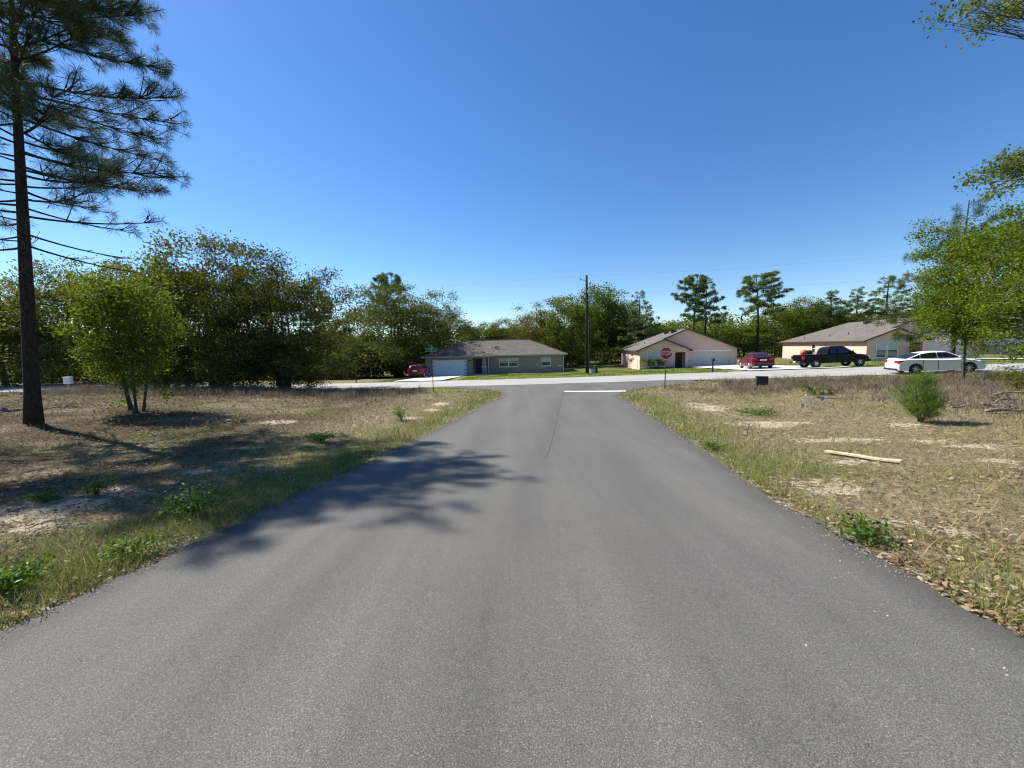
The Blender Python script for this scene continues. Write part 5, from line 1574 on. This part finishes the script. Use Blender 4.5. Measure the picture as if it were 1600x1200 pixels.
# ------------------------------------------------------------------ single plants
def leafy_weed(name, label, u, v, r_, h, n, leaf, color=(1, 1, 1), seed=1, cat='plant', mat='weed'):
    leaf *= .68; n = int(n * 1.7)
    p = G(u, v); rs = np.random.RandomState(seed); rnd = random.Random(seed)
    root = thing(name, label, cat, (p.x, p.y, gz(p.x, p.y)))
    tb = MB(); C = []
    for k in range(max(6, n // 22)):
        az = rnd.uniform(0, 6.28); L = r_ * rnd.uniform(.25, 1)
        e = Vector((math.cos(az) * L, math.sin(az) * L, h * rnd.uniform(.45, 1)))
        pts = bez((0, 0, -.02), (e.x * .3, e.y * .3, e.z * .8), e, 4)
        tb.tube(pts, [.006, .005, .0045, .004, .002], 4, False)
        C += [tuple(pts[j]) for j in (2, 3, 4, 4)]
    tb.build('stem', M[mat], root).color = (*color, 1)
    C = np.array(C)[rs.randint(0, len(C), n)] + rs.normal(size=(n, 3)) * np.array([.25 * r_, .25 * r_, .16 * h])
    C[:, 2] = np.maximum(C[:, 2], .015)
    vv, ff = leaf_quads(rs, C, leaf, .5, .8)
    o = link('leaves', np_mesh('leaves', vv, ff, M[mat], np.repeat(np.clip(rs.beta(2, 2, n), 0, 1), 4)), root)
    o.color = (color[0] * .8, color[1] * .8, color[2] * .8, 1)
    return root
leafy_weed('weed', 'leafy green weed at the right road edge', 1350, 846, .24, .16, 260, .065, (.9, .9, .8), 1)
leafy_weed('weed', 'large green weed clump in the shade left of the road', 302, 808, .34, .26, 420, .065, (.95, 1, .9), 2)
leafy_weed('weed', 'bright green weed at the left road edge', 208, 874, .22, .16, 260, .055, (1.15, 1.1, .8), 3)
leafy_weed('weed', 'green weed clump cut by the left frame edge', 12, 930, .30, .24, 360, .06, (.9, 1, .8), 4)
leafy_weed('weed', 'small green weed in the shaded left field, in front of the sandy patch', 152, 778, .17, .20, 170, .055, (1, 1, .8), 5)
leafy_weed('weed', 'small yellow green weed in the sunny grass left of the road', 627, 658, .32, .40, 200, .09, (1.2, 1.1, .8), 6)
leafy_weed('weed', 'low yellow green weed beside the large shaded left clump', 70, 790, .20, .14, 160, .055, (1.1, 1, .8), 7)
leafy_weed('weed', 'green weed on the sunny verge before the left grove', 500, 690, .40, .22, 260, .07, (.9, .95, .8), 8)
leafy_weed('weed', 'spreading green weed near the sandy spots of the right field', 1185, 648, .8, .22, 330, .09, (.85, .9, .75), 9)
leafy_weed('weed', 'faint green weed on the right verge halfway to the corner', 1115, 704, .35, .16, 200, .06, (.75, .85, .7), 10)
leafy_weed('shrub', 'pale yellow green shrub at the right frame edge behind the dead branches', 1592, 612, .9, .9, 500, .12, (1.2, 1.05, .75), 11, 'shrub', 'spring')
leafy_weed('shrub', 'small round bush by the foot of the grey house wall', 781, 581, .45, .7, 220, .16, (.8, .8, .7), 12, 'shrub', 'spring')
leafy_weed('shrub', 'small green bush at the far edge of the left field below the dark oak', 484, 612, 1.7, 1.5, 900, .2, (.55, .55, .5), 13, 'shrub', 'oak')

def fronds(name, label, x, y, z, n, L, rise, mat, color, seed, trunk_h=0.0, cat='plant', wd=.05, nl=14):
    """arching fronds with leaflets from one crown"""
    rnd = random.Random(seed)
    root = thing(name, label, cat, (x, y, z))
    if trunk_h:
        MB().tube([(0, 0, -.1), (.02, 0, trunk_h)], [.07, .05], 7).build('trunk', M['bark_oak'], root)
    b = MB()
    for k in range(n):
        az = 2 * math.pi * k / n + rnd.uniform(-.3, .3)
        d = Vector((math.cos(az), math.sin(az), 0)); l = L * rnd.uniform(.75, 1.1)
        a = Vector((0, 0, trunk_h)); md = a + d * l * .45 + Vector((0, 0, rise * l * rnd.uniform(.7, 1.2))); e = a + d * l + Vector((0, 0, rise * l * rnd.uniform(-.1, .7)))
        pts = bez(a, md, e, nl)
        b.tube(pts, [.012] * (nl + 1), 3, False)
        for j in range(2, nl + 1):
            t = (pts[j] - pts[j - 1]).normalized(); s = t.cross(Vector((0, 0, 1))).normalized()
            ll = l * .26 * (1 - abs(j / nl - .5) * .9)
            for sg in (-1, 1):
                tip = pts[j] + (s * sg + t * .7).normalized() * ll - Vector((0, 0, ll * .25))
                b.add([pts[j] - t * wd * .5, pts[j] + t * wd * .5, tip], [(0, 1, 2)])
    o = b.build('fronds', M[mat], root)
    at = o.data.attributes.new('tint', 'FLOAT', 'POINT')
    at.data.foreach_set('value', [rnd.random() for _ in b.v])
    o.color = (*color, 1)
    return root
p = G(1273, 616)
fronds('palmetto', 'low yellow green palmetto among the dry brush right of the black panel', p.x, p.y, gz(p.x, p.y), 16, .62, .75, 'weed', (.75, .65, .5), 3, 0, 'plant', .06)
q_ = in_house(house2, .9, -1.9)
fronds('sago_palm', 'small palm with arching fronds before the window of the tan house behind the stop sign', q_[0], q_[1], house2.location.z + .0, 14, 1.35, .45, 'oak', (.8, .95, .7), 4, 1.0, 'plant', .14)
q_ = in_house(house2, 2.25, -1.9)
fronds('sago_palm', 'second small palm, between the two windows of the tan house behind the stop sign', q_[0], q_[1], house2.location.z + .0, 13, 1.05, .5, 'oak', (.9, 1.1, .7), 5, 1.15, 'plant', .14)
def low_hedge(name, label, pts, z, seed, r_=.35, h=.5, color=(.8, .9, .7)):
    rs = np.random.RandomState(seed)
    root = thing(name, label, 'hedge', (pts[0][0], pts[0][1], z))
    C = []
    for k in range(900):
        t = rs.uniform(0, 1)
        C.append((pts[0][0] + (pts[1][0] - pts[0][0]) * t + rs.normal() * r_ * .5 - pts[0][0], pts[0][1] + (pts[1][1] - pts[0][1]) * t + rs.normal() * r_ * .5 - pts[0][1], rs.uniform(.02, h)))
    v, f = leaf_quads(rs, np.array(C), .11)
    o = link('leaves', np_mesh('leaves', v, f, M['oak'], np.repeat(rs.uniform(0, 1, 900), 4)), root)
    o.color = (*color, 1)
    tb = MB()
    for k in range(12):
        a = Vector((pts[1][0] - pts[0][0], pts[1][1] - pts[0][1], 0)) * (k / 11)
        tb.tube([a + Vector((0, 0, -.1)), a + Vector((rs.uniform(-.1, .1), rs.uniform(-.1, .1), h * .8))], [.012, .006], 4)
    tb.build('stems', M['bark_oak'], root)
low_hedge('hedge', 'row of low dark shrubs under the windows of the tan house behind the stop sign', (in_house(house2, .9, -1.75), in_house(house2, 4.3, -1.75)), house2.location.z, 21)
q_ = in_house(house3, 4.1, -2.2)
sap = (broadleaf(81, 2.4, .7, .8, .8, 26, 30, .10, .22, .03, 'oak', 1, 5), (2.4, .7))
plant_tree('sapling', 'small young tree before the maroon door of the far tan house', sap[0], q_[0], q_[1], 2.4, 2.4, None, 1, 0, (1.4, 1.2, .9))
q_ = in_house(house2, -.75, 1.1)
plant_tree('sapling', 'thin sapling against the sunlit side wall of the tan house', sap[0], q_[0], q_[1], 2.2, 2.4, .8, 1.4, 1.0, (.8, .8, .7))

# dead wood
def dead_branch(label, u, v, L, az, r_, seed, lift=.05, name='dead_branch'):
    p = G(u, v); rnd = random.Random(seed)
    b = MB()
    d = Vector((math.cos(az), math.sin(az), 0))
    def zz(q): return gz(p.x + q.x, p.y + q.y) - gz(p.x, p.y)
    pts = []
    for k in range(9):
        t = k / 8
        q = d * L * (t - .5) + d.cross(Vector((0, 0, 1))) * L * .07 * math.sin(t * 5 + seed)
        q.z = zz(q) + lift + .12 * L * .3 * math.sin(t * 4 + seed * 2) ** 2
        pts.append(q)
    b.tube(pts, [r_ * (1.1 - .85 * k / 8) for k in range(9)], 7)
    for k in range(7):
        a = pts[rnd.randint(1, 7)]; e = a + Vector((rnd.uniform(-.35, .35), rnd.uniform(-.35, .35), rnd.uniform(-.03, .22))) * L * .6
        b.tube([a, a.lerp(e, .5) + Vector((0, 0, .04)), e], [r_ * .4, r_ * .28, r_ * .08], 5)
    o = b.build(name, M['bark_grey'], None, True, loc=(p.x, p.y, gz(p.x, p.y)))
    return tag(o, label, 'branch')
dead_branch('grey twisted dead branch lying at right, behind the young pine', 1560, 634, 2.2, .25, .055, 1, .08)
dead_branch('thin dead branch below the grey twisted one at the right frame edge', 1596, 648, 1.6, -.3, .05, 2)
dead_branch('dead branch lying nearest the shrub at the right frame edge', 1588, 622, 1.9, .1, .045, 3, .12)
dead_branch('short dead branch lying just right of the young pine', 1502, 640, 1.1, .5, .035, 4)
dead_branch('dark log lying at the left frame edge behind the tall pine', 12, 645, 1.8, .05, .11, 5, .08, 'log')
dead_branch('forked thin branch on the litter just right of the tall pine trunk', 85, 640, 1.4, .9, .03, 6)
dead_branch('thin bare branch in the dry brush right of the blue flags', 1305, 630, 1.5, -.5, .02, 7, .15)
